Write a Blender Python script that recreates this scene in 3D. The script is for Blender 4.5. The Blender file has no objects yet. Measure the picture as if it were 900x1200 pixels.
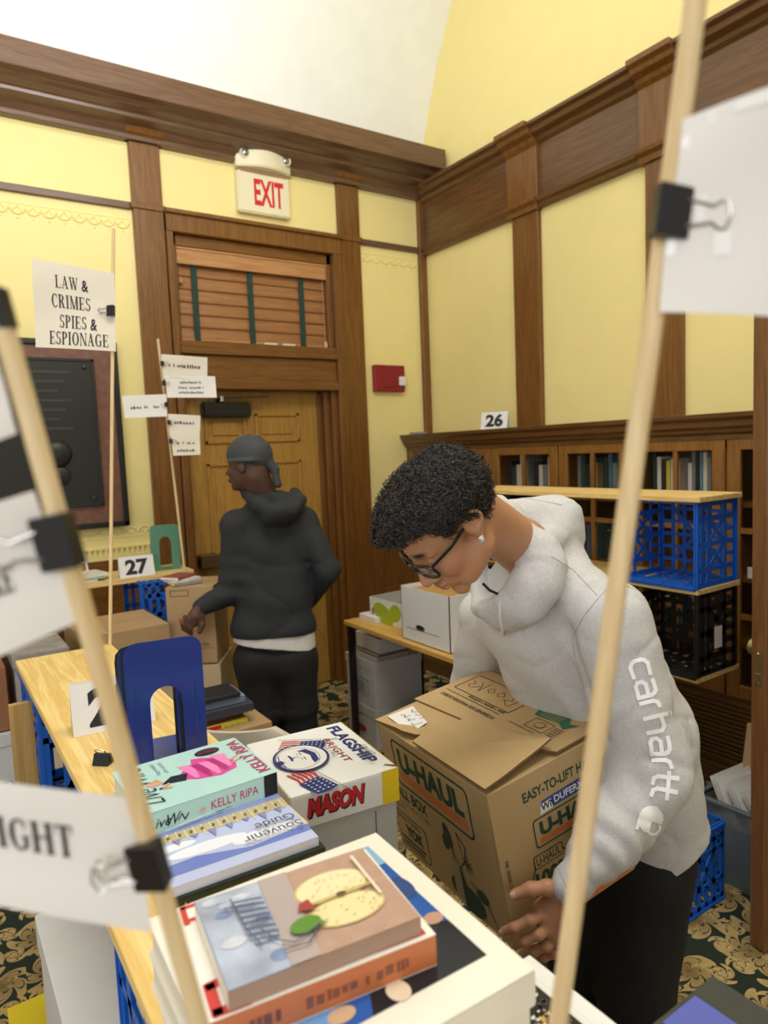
import bpy, bmesh, math, random
import numpy as np
from mathutils import Vector, Matrix
from mathutils.bvhtree import BVHTree

random.seed(7); np.random.seed(7)
PI = math.pi
SC = bpy.context.scene
COL = SC.collection

# ------------------------------------------------------------------ camera
F_PX = 812.0
YAW, PITCH, ROLL = math.radians(33.7176), math.radians(-5.1297), math.radians(-2.3821)
CAM = np.array([0.0, 0.0, 1.62])
_f = np.array([math.sin(YAW)*math.cos(PITCH), math.cos(YAW)*math.cos(PITCH), math.sin(PITCH)])
_r0 = np.array([math.cos(YAW), -math.sin(YAW), 0.0]); _u0 = np.cross(_r0, _f)
CR = math.cos(ROLL)*_r0 + math.sin(ROLL)*_u0
CU = -math.sin(ROLL)*_r0 + math.cos(ROLL)*_u0
CF = _f
cam_d = bpy.data.cameras.new('camera'); cam = bpy.data.objects.new('camera', cam_d); COL.objects.link(cam)
cam.matrix_world = Matrix(((CR[0], CU[0], -CF[0], CAM[0]), (CR[1], CU[1], -CF[1], CAM[1]), (CR[2], CU[2], -CF[2], CAM[2]), (0, 0, 0, 1)))
cam_d.sensor_fit = 'VERTICAL'; cam_d.sensor_height = 36.0; cam_d.lens = 36.0*F_PX/1200.0
cam_d.clip_start = 0.02
cam_d.dof.use_dof = True; cam_d.dof.focus_distance = 1.32; cam_d.dof.aperture_fstop = 5.2
SC.camera = cam

# ------------------------------------------------------------------ world, lights, exposure
w = bpy.data.worlds.new('world'); SC.world = w; w.use_nodes = True
w.node_tree.nodes['Background'].inputs[0].default_value = (1.0, 0.97, 0.92, 1)
w.node_tree.nodes['Background'].inputs[1].default_value = 0.62
def area(name, loc, target, sx, sy, power, col=(1, 0.97, 0.92)):
    d = bpy.data.lights.new(name, 'AREA'); d.shape = 'RECTANGLE'; d.size = sx; d.size_y = sy; d.energy = power; d.color = col
    o = bpy.data.objects.new(name, d); COL.objects.link(o); o.location = loc
    o.rotation_euler = (Vector(target)-Vector(loc)).to_track_quat('-Z', 'Y').to_euler(); return o
area('room_lamp', (0.9, 0.6, 4.6), (1.1, 1.3, 0.0), 2.6, 1.2, 76)
area('uplight', (0.6, 1.6, 3.3), (0.3, 3.2, 5.8), 1.6, 0.4, 68, (1, 0.98, 0.96))
area('fill_light', (-2.6, -1.6, 2.2), (1.6, 2.4, 1.2), 2.4, 1.8, 50, (0.97, 0.98, 1.0))  # added fill from behind the camera, not an actual window
vs = SC.view_settings
vs.view_transform = 'Standard'; vs.look = 'None'; vs.gamma = 1.0; vs.use_curve_mapping = False; vs.exposure = 0.0

def at(px, py, d):
    """world point seen at (px, py) of the 900x1200 frame, d metres in front of the lens"""
    return CAM + d*(CF + (px-450)/F_PX*CR - (py-600)/F_PX*CU)

# ------------------------------------------------------------------ materials
def lin(c):
    if isinstance(c, str): c = tuple(int(c[i:i+2], 16) for i in (1, 3, 5))
    return tuple(((v/255)/12.92 if v/255 <= 0.04045 else ((v/255+0.055)/1.055)**2.4) for v in c) + (1.0,)
_mats = {}
def M(name, col, rough=0.6, metal=0.0, bump=0.0, bscale=300, var=0.0, vscale=8, spec=0.5, trans=0.0, alpha=1.0, emit=0, stretch=None):
    if name in _mats: return _mats[name]
    m = bpy.data.materials.new(name); m.use_nodes = True; nt = m.node_tree; b = nt.nodes['Principled BSDF']
    c = lin(col)
    b.inputs['Base Color'].default_value = c; b.inputs['Roughness'].default_value = rough; b.inputs['Metallic'].default_value = metal
    b.inputs['Specular IOR Level'].default_value = spec
    if trans: b.inputs['Transmission Weight'].default_value = trans
    if alpha < 1: b.inputs['Alpha'].default_value = alpha
    if emit: b.inputs['Emission Color'].default_value = c; b.inputs['Emission Strength'].default_value = emit
    tc = nt.nodes.new('ShaderNodeTexCoord'); mp = nt.nodes.new('ShaderNodeMapping')
    nt.links.new(tc.outputs['Object'], mp.inputs['Vector'])
    if stretch: mp.inputs['Scale'].default_value = stretch
    n = nt.nodes.new('ShaderNodeTexNoise'); n.inputs['Scale'].default_value = vscale; n.inputs['Detail'].default_value = 4
    nt.links.new(mp.outputs[0], n.inputs['Vector'])
    v = var if var else 0.03
    r = nt.nodes.new('ShaderNodeMapRange'); r.inputs[1].default_value = 0.25; r.inputs[2].default_value = 0.75
    r.inputs[3].default_value = 1-v; r.inputs[4].default_value = 1+v
    nt.links.new(n.outputs['Fac'], r.inputs[0])
    mx = nt.nodes.new('ShaderNodeVectorMath'); mx.operation = 'SCALE'; mx.inputs[0].default_value = c[:3]
    nt.links.new(r.outputs[0], mx.inputs['Scale']); nt.links.new(mx.outputs[0], b.inputs['Base Color'])
    if bump:
        n2 = nt.nodes.new('ShaderNodeTexNoise'); n2.inputs['Scale'].default_value = bscale; n2.inputs['Detail'].default_value = 3
        nt.links.new(mp.outputs[0], n2.inputs['Vector'])
        bp = nt.nodes.new('ShaderNodeBump'); bp.inputs['Strength'].default_value = bump; bp.inputs['Distance'].default_value = 0.002
        nt.links.new(n2.outputs['Fac'], bp.inputs['Height']); nt.links.new(bp.outputs[0], b.inputs['Normal'])
    _mats[name] = m; return m

def MW(name, c1, c2, axis='Z', scale=1.0, rough=0.45, c3=None, ring=9, bump=.12):
    """wood with grain running along an axis"""
    if name in _mats: return _mats[name]
    m = bpy.data.materials.new(name); m.use_nodes = True; nt = m.node_tree; b = nt.nodes['Principled BSDF']
    b.inputs['Roughness'].default_value = rough
    tc = nt.nodes.new('ShaderNodeTexCoord'); mp = nt.nodes.new('ShaderNodeMapping')
    s = [14*scale]*3; s['XYZ'.index(axis)] = 0.9*scale; mp.inputs['Scale'].default_value = s
    nt.links.new(tc.outputs['Object'], mp.inputs['Vector'])
    n = nt.nodes.new('ShaderNodeTexNoise'); n.inputs['Scale'].default_value = 2.2; n.inputs['Detail'].default_value = 6; n.inputs['Distortion'].default_value = 0.6
    nt.links.new(mp.outputs[0], n.inputs['Vector'])
    sn = nt.nodes.new('ShaderNodeMath'); sn.operation = 'MULTIPLY'; sn.inputs[1].default_value = ring; nt.links.new(n.outputs['Fac'], sn.inputs[0])
    fr = nt.nodes.new('ShaderNodeMath'); fr.operation = 'PINGPONG'; fr.inputs[1].default_value = 1.0; nt.links.new(sn.outputs[0], fr.inputs[0])
    cr = nt.nodes.new('ShaderNodeValToRGB'); cr.color_ramp.elements[0].color = lin(c1); cr.color_ramp.elements[1].color = lin(c2)
    if c3: e = cr.color_ramp.elements.new(0.5); e.color = lin(c3)
    nt.links.new(fr.outputs[0], cr.inputs[0]); nt.links.new(cr.outputs[0], b.inputs['Base Color'])
    bp = nt.nodes.new('ShaderNodeBump'); bp.inputs['Strength'].default_value = bump; bp.inputs['Distance'].default_value = 0.002
    nt.links.new(fr.outputs[0], bp.inputs['Height']); nt.links.new(bp.outputs[0], b.inputs['Normal'])
    _mats[name] = m; return m

OAK = MW('oak_vertical', '#6d461b', '#815626', 'Z', 1.0, 0.32)
OAKX = MW('oak_along_x', '#6d461b', '#815626', 'X', 1.0, 0.32)
OAKY = MW('oak_along_y', '#6d461b', '#815626', 'Y', 1.0, 0.32)
DOAKX = MW('dark_oak_x', '#604631', '#715440', 'X', 1.0, 0.28)  # greyed so the colour itself holds the sheen of the upper cornice
DOAKY = MW('dark_oak_y', '#5e4021', '#704f2b', 'Y', 1.0, 0.28)
GOAK = MW('golden_oak', '#a67a34', '#b88d44', 'Z', 1.0, 0.4)
GOAKY = MW('case_oak', '#7e531f', '#94662d', 'Z', 1.2, 0.4)
PINEY = MW('pine_y', '#e0b96c', '#f2d793', 'Y', 1.1, 0.5, c3='#e9c87e')
PINEX = MW('pine_x', '#d9b36c', '#ecd091', 'X', 1.3, 0.5)
DOWEL = MW('dowel_wood', '#dcbf8c', '#ead2a4', 'Z', 2.0, 0.5)
YEL = M('yellow_paint', '#f5e59c', 0.55, bump=.1, bscale=60, var=.02)
WHITEC = M('white_plaster', '#f4f6f2', 0.8)
PAPER = M('white_paper', '#efeae4', 0.55, bump=.15, bscale=12, var=.03)
PAPERW = M('warm_paper', '#e6ddca', 0.6, bump=.1, bscale=14, var=.03)
WCARD = M('white_card', '#e4e2de', 0.5, var=.03)
GCARD = M('grey_card', '#bdbcb8', 0.55, var=.03)
CARD = M('cardboard', '#b89a6b', 0.75, bump=.12, bscale=35, var=.06, vscale=14, stretch=(1, 1, .25))
CARD2 = M('brown_carton', '#b3936a', 0.75, bump=.1, bscale=30, var=.06)
CARD3 = M('pale_carton', '#cbb692', 0.75, bump=.1, bscale=30, var=.06)
EDGE = M('carton_edge', '#7d5c38', 0.9, bump=.4, bscale=400)
BLUEP = M('blue_plastic', '#1560c6', 0.38, var=.04)
BLACKP = M('black_plastic', '#17171a', 0.45)
NAVY = M('navy_enamel', '#0d2f80', 0.16, var=.03)
BLACK = M('black_metal', '#141416', 0.3)
STEEL = M('bright_steel', '#b9b6b0', 0.25, metal=1.0)
BRASS = M('worn_brass', '#a8956c', 0.35, metal=.9)
BRONZE = M('dark_bronze', '#33332f', 0.38, metal=.35, bump=.3, bscale=40)
STONE = M('red_marble', '#7d5748', 0.3, var=.22, vscale=30)
GLASS = M('clear_glass', '#10130f', 0.03, alpha=.06)
INK = M('ink_black', '#17181c', 0.6)
GREYINK = M('ink_grey', '#55524e', 0.7)
RED = M('sign_red', '#d3182e', 0.5)
ARED = M('alarm_red', '#8e1626', 0.35)
CREAM = M('cream_plastic', '#ebe3c2', 0.4)
PAGES = M('book_pages', '#e8e0cc', 0.8, var=.08, vscale=40, stretch=(1, 1, 60))

# ------------------------------------------------------------------ mesh helpers
class MB:
    def __init__(s): s.v = []; s.f = []; s.m = []; s.mats = []
    def mi(s, mat):
        if mat not in s.mats: s.mats.append(mat)
        return s.mats.index(mat)
    def add(s, vs, fs, mat=None):
        o = len(s.v); s.v += [tuple(map(float, p)) for p in vs]
        k = s.mi(mat) if mat else 0
        for f in fs: s.f.append([i+o for i in f]); s.m.append(k)
        return s
    def box(s, x0, x1, y0, y1, z0, z1, mat=None):
        vs = [(x, y, z) for z in (z0, z1) for y in (y0, y1) for x in (x0, x1)]
        return s.add(vs, [(0, 2, 3, 1), (4, 5, 7, 6), (0, 1, 5, 4), (2, 6, 7, 3), (0, 4, 6, 2), (1, 3, 7, 5)], mat)
    def bar(s, a, b, w, t, mat=None, n=(0, 0, 1)):
        """rectangular bar from a to b, width w across, thickness t along n"""
        a = np.array(a, float); b = np.array(b, float); d = b-a; d /= np.linalg.norm(d)
        n = np.array(n, float); n -= d*(n@d)
        if np.linalg.norm(n) < 1e-6: n = np.cross(d, (1, 0, 0))
        n /= np.linalg.norm(n); q = np.cross(d, n)
        vs = [p+i*q*w/2+j*n*t/2 for p in (a, b) for j in (-1, 1) for i in (-1, 1)]
        return s.add(vs, [(0, 2, 3, 1), (4, 5, 7, 6), (0, 1, 5, 4), (2, 6, 7, 3), (0, 4, 6, 2), (1, 3, 7, 5)], mat)
    def tube(s, pts, r, n=8, mat=None, cap=True):
        pts = [np.array(p, float) for p in pts]; L = len(pts)
        rr = r if hasattr(r, '__len__') else [r]*L
        o = []; pn = None
        for i, p in enumerate(pts):
            d = pts[min(i+1, L-1)]-pts[max(i-1, 0)]; d = d/(np.linalg.norm(d)+1e-12)
            if pn is None: pn = np.cross(d, (0.31, 0.52, 0.79))
            pn = pn-d*(pn@d); pn /= np.linalg.norm(pn)+1e-12; q = np.cross(d, pn)
            o += [p+rr[i]*(math.cos(2*PI*k/n)*pn+math.sin(2*PI*k/n)*q) for k in range(n)]
        fs = [(i*n+k, i*n+(k+1) % n, (i+1)*n+(k+1) % n, (i+1)*n+k) for i in range(L-1) for k in range(n)]
        if cap: fs += [tuple(range(n-1, -1, -1)), tuple((L-1)*n+k for k in range(n))]
        return s.add(o, fs, mat)
    def lathe(s, prof, c, axis=(0, 0, 1), n=20, mat=None):
        ax = np.array(axis, float); ax /= np.linalg.norm(ax); e = np.cross(ax, (0.3, 0.6, 0.9)); e /= np.linalg.norm(e); g = np.cross(ax, e)
        c = np.array(c, float)
        o = [c+ax*h+r*(math.cos(2*PI*k/n)*e+math.sin(2*PI*k/n)*g) for r, h in prof for k in range(n)]
        L = len(prof)
        fs = [(i*n+k, i*n+(k+1) % n, (i+1)*n+(k+1) % n, (i+1)*n+k) for i in range(L-1) for k in range(n)]
        fs += [tuple(range(n-1, -1, -1)), tuple((L-1)*n+k for k in range(n))]
        return s.add(o, fs, mat)
    def prism(s, poly, O, U, V, depth, mat=None):
        """polygon (u,v) list in plane O+uU+vV, extruded by depth along UxV"""
        O, U, V = (np.array(q, float) for q in (O, U, V)); N = np.cross(U, V); N /= np.linalg.norm(N); n = len(poly)
        a = [O+u*U+v*V for u, v in poly]; b = [p+N*depth for p in a]
        return s.add(a+b, [tuple(range(n-1, -1, -1)), tuple(range(n, 2*n))]+[(i, (i+1) % n, n+(i+1) % n, n+i) for i in range(n)], mat)
    def extrude(s, prof, axis, a, b, mat=None):
        """profile of two coordinates extruded along x (prof = y,z) or along y (prof = x,z)"""
        n = len(prof)
        P = (lambda t, q: (t, q[0], q[1])) if axis == 'x' else (lambda t, q: (q[0], t, q[1]))
        return s.add([P(a, q) for q in prof]+[P(b, q) for q in prof], [tuple(range(n)), tuple(range(2*n-1, n-1, -1))]+[(i, n+i, n+(i+1) % n, (i+1) % n) for i in range(n)], mat)
    def build(s, name, mat=None, parent=None, bevel=0, smooth=False, seg=1, off=None, kind=None):
        me = bpy.data.meshes.new(name)
        vs = s.v if off is None else [(x-off[0], y-off[1], z-off[2]) for x, y, z in s.v]
        me.from_pydata(vs, [], s.f)
        mats = s.mats if s.mats else [mat]
        for q in mats: me.materials.append(q)
        if s.mats: me.polygons.foreach_set('material_index', s.m)
        bm = bmesh.new(); bm.from_mesh(me)
        bmesh.ops.recalc_face_normals(bm, faces=bm.faces)
        if bevel:
            es = [e for e in bm.edges if len(e.link_faces) == 2 and e.calc_face_angle(0) > 0.6]
            bmesh.ops.bevel(bm, geom=es, offset=bevel, segments=seg, affect='EDGES', clamp_overlap=True)
        bm.to_mesh(me); bm.free()
        if smooth:
            me.polygons.foreach_set('use_smooth', [True]*len(me.polygons))
            me.set_sharp_from_angle(angle=0.7)
        me.update()
        o = bpy.data.objects.new(name, me); COL.objects.link(o)
        if parent: o.parent = parent
        if kind: o['kind'] = kind
        return o

def tag(o, label, cat, group=None):
    o['label'] = label; o['category'] = cat
    if group: o['group'] = group
    return o
def thing(name, label, cat, loc=(0, 0, 0), rot=(0, 0, 0), group=None):
    o = bpy.data.objects.new(name, None); COL.objects.link(o); o.empty_display_size = .05
    o.location = loc; o.rotation_euler = rot
    return tag(o, label, cat, group)
def struct(o): o['kind'] = 'structure'; return o
def copy_tree(o, parent=None):
    c = o.copy(); COL.objects.link(c); c.parent = parent
    for ch in list(o.children): copy_tree(ch, c)
    return c

# ------------------------------------------------------------------ flat print
def text_geo(s, bold=0.0, spacing=1.0):
    cu = bpy.data.curves.new('t', 'FONT'); cu.body = s; cu.size = 1.0; cu.offset = bold; cu.space_character = spacing; cu.resolution_u = 3
    ob = bpy.data.objects.new('t', cu); me = ob.to_mesh()
    v = [(p.co.x, p.co.y) for p in me.vertices]; f = [tuple(q.vertices) for q in me.polygons]
    ob.to_mesh_clear(); bpy.data.objects.remove(ob); bpy.data.curves.remove(cu)
    return v, f
_T, _t = .17, .055
def _stem(x, T=_T, lo=True, hi=True, s=.07):
    o = [[(x, 0), (x+T, 0), (x+T, 1), (x, 1)]]
    if lo: o.append([(x-s, 0), (x+T+s, 0), (x+T+s, _t), (x-s, _t)])
    if hi: o.append([(x-s, 1-_t), (x+T+s, 1-_t), (x+T+s, 1), (x-s, 1)])
    return o
def _hb(x0, x1, y, t=_t): return [[(x0, y), (x1, y), (x1, y+t), (x0, y+t)]]
def _dg(x0, y0, x1, y1, w): return [[(x0, y0), (x0+w, y0), (x1+w, y1), (x1, y1)]]
def _sf(x, y, w=.32): return [[(x, y), (x+w, y), (x+w, y+_t), (x, y+_t)]]
def _arc(cx, cy, rx, ry, a0, a1, T=_T, t=_t, n=18):
    o = []
    for i in range(n):
        q = []
        for k, inner in ((i, 0), (i+1, 0), (i+1, 1), (i, 1)):
            a = math.radians(a0+(a1-a0)*k/n)
            q.append((cx+math.cos(a)*(rx-inner*T), cy+math.sin(a)*(ry-inner*t)))
        o.append(q)
    return o
SERIF = {
 'L': (.68, _stem(.08)+_hb(.08, .64, 0)+[[(.59, 0), (.64, 0), (.66, .3), (.62, .3)]]),
 'A': (.76, _dg(.08, 0, .34, 1, .06)+_dg(.52, 0, .28, 1, .16)+_hb(.18, .56, .3)+_sf(0, 0, .22)+_sf(.46, 0, .3)),
 'W': (1.02, _dg(.28, 0, .06, 1, .15)+_dg(.32, 0, .5, 1, .06)+_dg(.66, 0, .42, 1, .15)+_dg(.7, 0, .9, 1, .06)+_sf(0, 1-_t, .28)+_sf(.36, 1-_t, .28)+_sf(.8, 1-_t, .22)),
 'C': (.74, _arc(.4, .5, .35, .52, 50, 310)+[[(.6, .68), (.65, .68), (.65, 1), (.6, .95)]]+[[(.6, .08), (.66, .16), (.63, .22), (.56, .1)]]),
 'R': (.78, _stem(.08)+_arc(.26, .75, .36, .25, -90, 90)+_dg(.52, 0, .3, .5, .17)+_hb(.2, .3, .5)+_sf(.48, 0, .28)+_hb(.2, .3, 1-_t)),
 'I': (.38, _stem(.1)),
 'M': (.98, _stem(.1, .06)+_stem(.72)+_dg(.4, 0, .1, 1, .15)+_dg(.46, 0, .74, 1, .06)),
 'E': (.68, _stem(.08)+_hb(.08, .6, 0)+_hb(.08, .6, 1-_t)+_hb(.08, .46, .48)+[[(.55, 0), (.6, 0), (.63, .28), (.59, .28)]]+[[(.55, 1), (.6, 1), (.6, .74), (.57, .74)]]+[[(.42, .38), (.46, .38), (.46, .64), (.42, .64)]]),
 'S': (.58, _arc(.28, .74, .23, .27, 30, 270, .13)+_arc(.28, .27, .25, .28, 90, -150, .14)+[[(.46, .76), (.5, .76), (.5, 1), (.46, .96)]]+[[(.04, 0), (.08, .04), (.08, .28), (.04, .28)]]),
 'P': (.64, _stem(.08)+_arc(.26, .73, .34, .27, -90, 90)+_hb(.2, .3, .46)+_hb(.2, .3, 1-_t)),
 'O': (.8, _arc(.4, .5, .36, .52, 0, 360, n=28)),
 'N': (.8, _stem(.1, .06)+_stem(.66, .06, lo=False)+_dg(.58, 0, .08, 1, .15)),
 'G': (.8, _arc(.4, .5, .35, .52, 50, 310)+[[(.6, .68), (.65, .68), (.65, 1), (.6, .95)]]+[[(.56, .04), (.7, .08), (.7, .45), (.56, .45)]]+_sf(.48, .42, .28)),
 'U': (.8, [[(.1, .3), (.1+_T, .3), (.1+_T, 1), (.1, 1)], [(.62, .3), (.68, .3), (.68, 1), (.62, 1)]]+_arc(.39, .3, .29, .32, 180, 360)+_sf(.03, 1-_t, .32)+_sf(.55, 1-_t, .2)),
 'H': (.84, _stem(.08)+_stem(.58)+_hb(.2, .6, .48)),
 'T': (.7, _stem(.27, hi=False)+_hb(.04, .67, 1-_t)+[[(.04, .72), (.07, .72), (.1, 1), (.04, 1)]]+[[(.64, .72), (.67, .72), (.67, 1), (.61, 1)]]),
 ' ': (.3, []),
}
class Print:
    def __init__(s): s.mb = MB(); s.k = 0; s.it = []
    def poly(s, pts, mat, lay=None):
        s.k += 1; s.it.append(([tuple(p) for p in pts], [tuple(range(len(pts)))], mat, s.k if lay is None else lay)); return s
    def rect(s, u0, u1, v0, v1, mat, lay=None): return s.poly([(u0, v0), (u1, v0), (u1, v1), (u0, v1)], mat, lay)
    def ell(s, cu, cv, ru, rv, mat, n=24, rot=0, lay=None):
        c, d = math.cos(rot), math.sin(rot)
        return s.poly([(cu+ru*math.cos(a)*c-rv*math.sin(a)*d, cv+ru*math.cos(a)*d+rv*math.sin(a)*c) for a in [2*PI*i/n for i in range(n)]], mat, lay)
    def line(s, pts, w, mat, closed=False, lay=None):
        s.k += 1; L = s.k if lay is None else lay
        if closed: pts = list(pts)+[pts[0]]
        for a, b in zip(pts[:-1], pts[1:]):
            a = np.array(a, float); b = np.array(b, float); d = b-a; l = np.linalg.norm(d)
            if l < 1e-9: continue
            d /= l; n = np.array([-d[1], d[0]])*w/2; e = d*w*.35
            s.it.append(([tuple(a-e+n), tuple(a-e-n), tuple(b+e-n), tuple(b+e+n)], [(0, 1, 2, 3)], mat, L))
        return s
    def rrect(s, u0, u1, v0, v1, r, w, mat):
        pts = []
        for cu, cv, a0 in ((u1-r, v1-r, 0), (u0+r, v1-r, 90), (u0+r, v0+r, 180), (u1-r, v0+r, 270)):
            pts += [(cu+r*math.cos(math.radians(a0+k*22.5)), cv+r*math.sin(math.radians(a0+k*22.5))) for k in range(5)]
        return s.line(pts, w, mat, closed=True)
    def _place(s, v, f, mat, u, vv, h, width, rot, align, hw, skew=0):
        xs = [p[0] for p in v]; x0, x1 = min(xs), max(xs)
        sy = h/hw; sx = (width/(x1-x0)) if width else sy
        ox = {'l': 0, 'c': -(x1-x0)/2, 'r': -(x1-x0)}[align]
        c, d = math.cos(rot), math.sin(rot); o = []
        for x, y in v:
            X = (x-x0+ox)*sx+skew*y*sy; Y = y*sy
            o.append((u+X*c-Y*d, vv+X*d+Y*c))
        s.k += 1; s.it.append((o, f, mat, s.k)); return s
    def text(s, t, u, v, h, mat, width=None, rot=0.0, align='l', bold=0.0, spacing=1.0, skew=0):
        vv, ff = text_geo(t, bold, spacing)
        if not vv: return s
        return s._place(vv, ff, mat, u, v, h, width, rot, align, 0.7, skew)
    def scrib(s, u, v, w_, h, mat, seed=1):
        r = random.Random(seed); x = u
        while x < u+w_:
            k = r.uniform(.4, 1.1)*h
            if r.random() < .8: s.rect(x, min(x+k*.75, u+w_), v+h*r.choice((0, .15)), v+h*r.choice((.8, 1)), mat, 1)
            x += k*1.1
        return s
    def serif(s, t, u, v, h, mat, width=None, rot=0.0, align='l'):
        vv = []; ff = []; x = 0
        for ch in t:
            if ch == '&':
                a, b = text_geo('&', .02); o = len(vv); vv += [(x+p[0]*1.15, p[1]*1.32) for p in a]; ff += [tuple(i+o for i in q) for q in b]; x += .9; continue
            wd, polys = SERIF[ch]
            for p in polys:
                o = len(vv); vv += [(x+q[0], q[1]) for q in p]; ff.append(tuple(range(o, o+len(p))))
            x += wd+.05
        return s._place(vv, ff, mat, u, v, h, width, rot, align, 1.0)
    def build(s, name, parent, O, U, V, step=.00006, base=.0003, warp=None):
        O, U, V = (np.array(q, float) for q in (O, U, V)); U = U/np.linalg.norm(U); V = V/np.linalg.norm(V); N = np.cross(U, V)
        mb = MB()
        for v, f, mat, lay in s.it:
            z = base+lay*step
            if warp: mb.add([warp(u, q, z) for u, q in v], f, mat)
            else: mb.add([O+u*U+q*V+z*N for u, q in v], f, mat)
        me = bpy.data.meshes.new(name); me.from_pydata(mb.v, [], mb.f)
        for q in mb.mats: me.materials.append(q)
        me.polygons.foreach_set('material_index', mb.m); me.update()
        o = bpy.data.objects.new(name, me); COL.objects.link(o)
        if parent: o.parent = parent
        return o

# ================================================================== THE ROOM
YW, XW = 4.143, 3.21          # door wall and bookcase wall
# carpet
def carpet_mat():
    m = bpy.data.materials.new('floral_carpet'); m.use_nodes = True; nt = m.node_tree; b = nt.nodes['Principled BSDF']; b.inputs['Roughness'].default_value = .95
    N = nt.nodes.new; L = nt.links.new
    tc = N('ShaderNodeTexCoord')
    def math_(op, a, b_=None, c=None):
        n = N('ShaderNodeMath'); n.operation = op
        for i, q in enumerate((a, b_, c)):
            if q is None: continue
            if isinstance(q, (int, float)): n.inputs[i].default_value = q
            else: L(q, n.inputs[i])
        return n.outputs[0]
    def rosette(scale, offs, npet, size, curl):
        mp = N('ShaderNodeMapping'); mp.inputs['Location'].default_value = offs; mp.inputs['Scale'].default_value = (scale,)*3; L(tc.outputs['Object'], mp.inputs[0])
        vo = N('ShaderNodeTexVoronoi'); vo.voronoi_dimensions = '2D'; vo.inputs['Scale'].default_value = 1; vo.inputs['Randomness'].default_value = .55; L(mp.outputs[0], vo.inputs['Vector'])
        sub = N('ShaderNodeVectorMath'); sub.operation = 'SUBTRACT'; L(mp.outputs[0], sub.inputs[0]); L(vo.outputs['Position'], sub.inputs[1])
        sp = N('ShaderNodeSeparateXYZ'); L(sub.outputs[0], sp.inputs[0])
        r = vo.outputs['Distance']; a = math_('ARCTAN2', sp.outputs[1], sp.outputs[0])
        sc = N('ShaderNodeSeparateColor'); L(vo.outputs['Color'], sc.inputs[0])
        ph = math_('MULTIPLY_ADD', sc.outputs[0], 6.28, math_('MULTIPLY', r, curl))
        pet = math_('COSINE', math_('ADD', math_('MULTIPLY', a, npet), ph))
        pet = math_('POWER', math_('ABSOLUTE', pet), .55)
        rad = math_('MULTIPLY', pet, size)
        inside = math_('LESS_THAN', r, rad)
        vein = math_('GREATER_THAN', math_('ABSOLUTE', math_('SINE', math_('MULTIPLY', math_('DIVIDE', r, math_('ADD', rad, .001)), 9.0))), .28)
        return math_('MULTIPLY', inside, vein), math_('DIVIDE', r, math_('ADD', rad, .01))
    m1, s1 = rosette(5.5, (0, 0, 0), 2.5, .53, 7)
    m2, s2 = rosette(9.0, (3.3, 1.7, 0), 1.5, .40, -11)
    mask = math_('MAXIMUM', m1, m2)
    cr = N('ShaderNodeValToRGB'); cr.color_ramp.elements[0].color = lin('#6b5228'); cr.color_ramp.elements[1].color = lin('#bda26a')
    L(s1, cr.inputs[0])
    mx = N('ShaderNodeMix'); mx.data_type = 'RGBA'; L(mask, mx.inputs[0]); mx.inputs[6].default_value = lin('#1c2a1c'); L(cr.outputs[0], mx.inputs[7])
    nz = N('ShaderNodeTexNoise'); nz.inputs['Scale'].default_value = 350; L(tc.outputs['Object'], nz.inputs[0])
    bp = N('ShaderNodeBump'); bp.inputs['Strength'].default_value = .5; bp.inputs['Distance'].default_value = .004; L(nz.outputs[0], bp.inputs['Height']); L(bp.outputs[0], b.inputs['Normal'])
    L(mx.outputs[2], b.inputs['Base Color']); return m
struct(MB().box(-3.2, XW+.3, -2.6, YW+.6, -.05, 0).build('floor', carpet_mat()))

# door wall: yellow plaster with the door and transom opening x 1.34..2.40
OX0, OX1 = 1.34, 2.42
wb = MB().box(-3.2, OX0, YW, YW+.14, 0, 4.3).box(OX1, XW+.15, YW, YW+.14, 0, 4.3).box(OX0, OX1, YW, YW+.14, 2.92, 4.3)
struct(wb.build('wall_back', YEL))
struct(MB().box(OX0-.2, OX1+.2, YW+.32, YW+.36, 0, 3.1).build('wall_beyond', M('corridor_wall', '#8d7a58', .8)))
# bookcase wall with its yellow lunette
ph = []
VC, VR = (.53, 2.63), 3.8
mbw = MB().box(XW, XW+.12, -2.6, YW+.14, 0, 3.46)
struct(mbw.build('wall_right', YEL))
ys = [VC[0]+VR*math.cos(a) for a in np.linspace(math.radians(12.5), math.radians(167.5), 40)]
zs = [VC[1]+VR*math.sin(a) for a in np.linspace(math.radians(12.5), math.radians(167.5), 40)]
lun = MB(); n = len(ys)
lun.add([(XW+.03, y, z) for y, z in zip(ys, zs)]+[(XW+.12, y, z) for y, z in zip(ys, zs)], [tuple(range(n)), tuple(range(2*n-1, n-1, -1))]+[(i, n+i, n+(i+1) % n, (i+1) % n) for i in range(n)])
struct(lun.build('lunette_wall', YEL))
# barrel vault
v = []; fs = []
A = np.linspace(math.radians(12.5), math.radians(167.5), 49)
for x in (-3.2, XW+.12):
    for rr in (VR, VR+.06):
        v += [(x, VC[0]+rr*math.cos(a), VC[1]+rr*math.sin(a)) for a in A]
k = len(A)
for i in range(k-1):
    fs += [(i, i+1, 2*k+i+1, 2*k+i), (k+i, 3*k+i, 3*k+i+1, k+i+1)]
o = MB().add(v, fs).build('ceiling', WHITEC, smooth=True); struct(o)
# cornice over the door wall (profile y,z)
cp = [(YW, 3.40), (4.085, 3.40), (4.085, 3.425), (4.05, 3.46), (3.99, 3.475), (3.985, 3.495), (3.93, 3.51), (3.905, 3.53), (3.85, 3.53), (3.85, 3.66), (3.87, 3.665), (YW+.1, 3.665)]
struct(MB().extrude(cp, 'x', -3.2, XW-.005).build('trim_1', DOAKX, bevel=.003))
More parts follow.
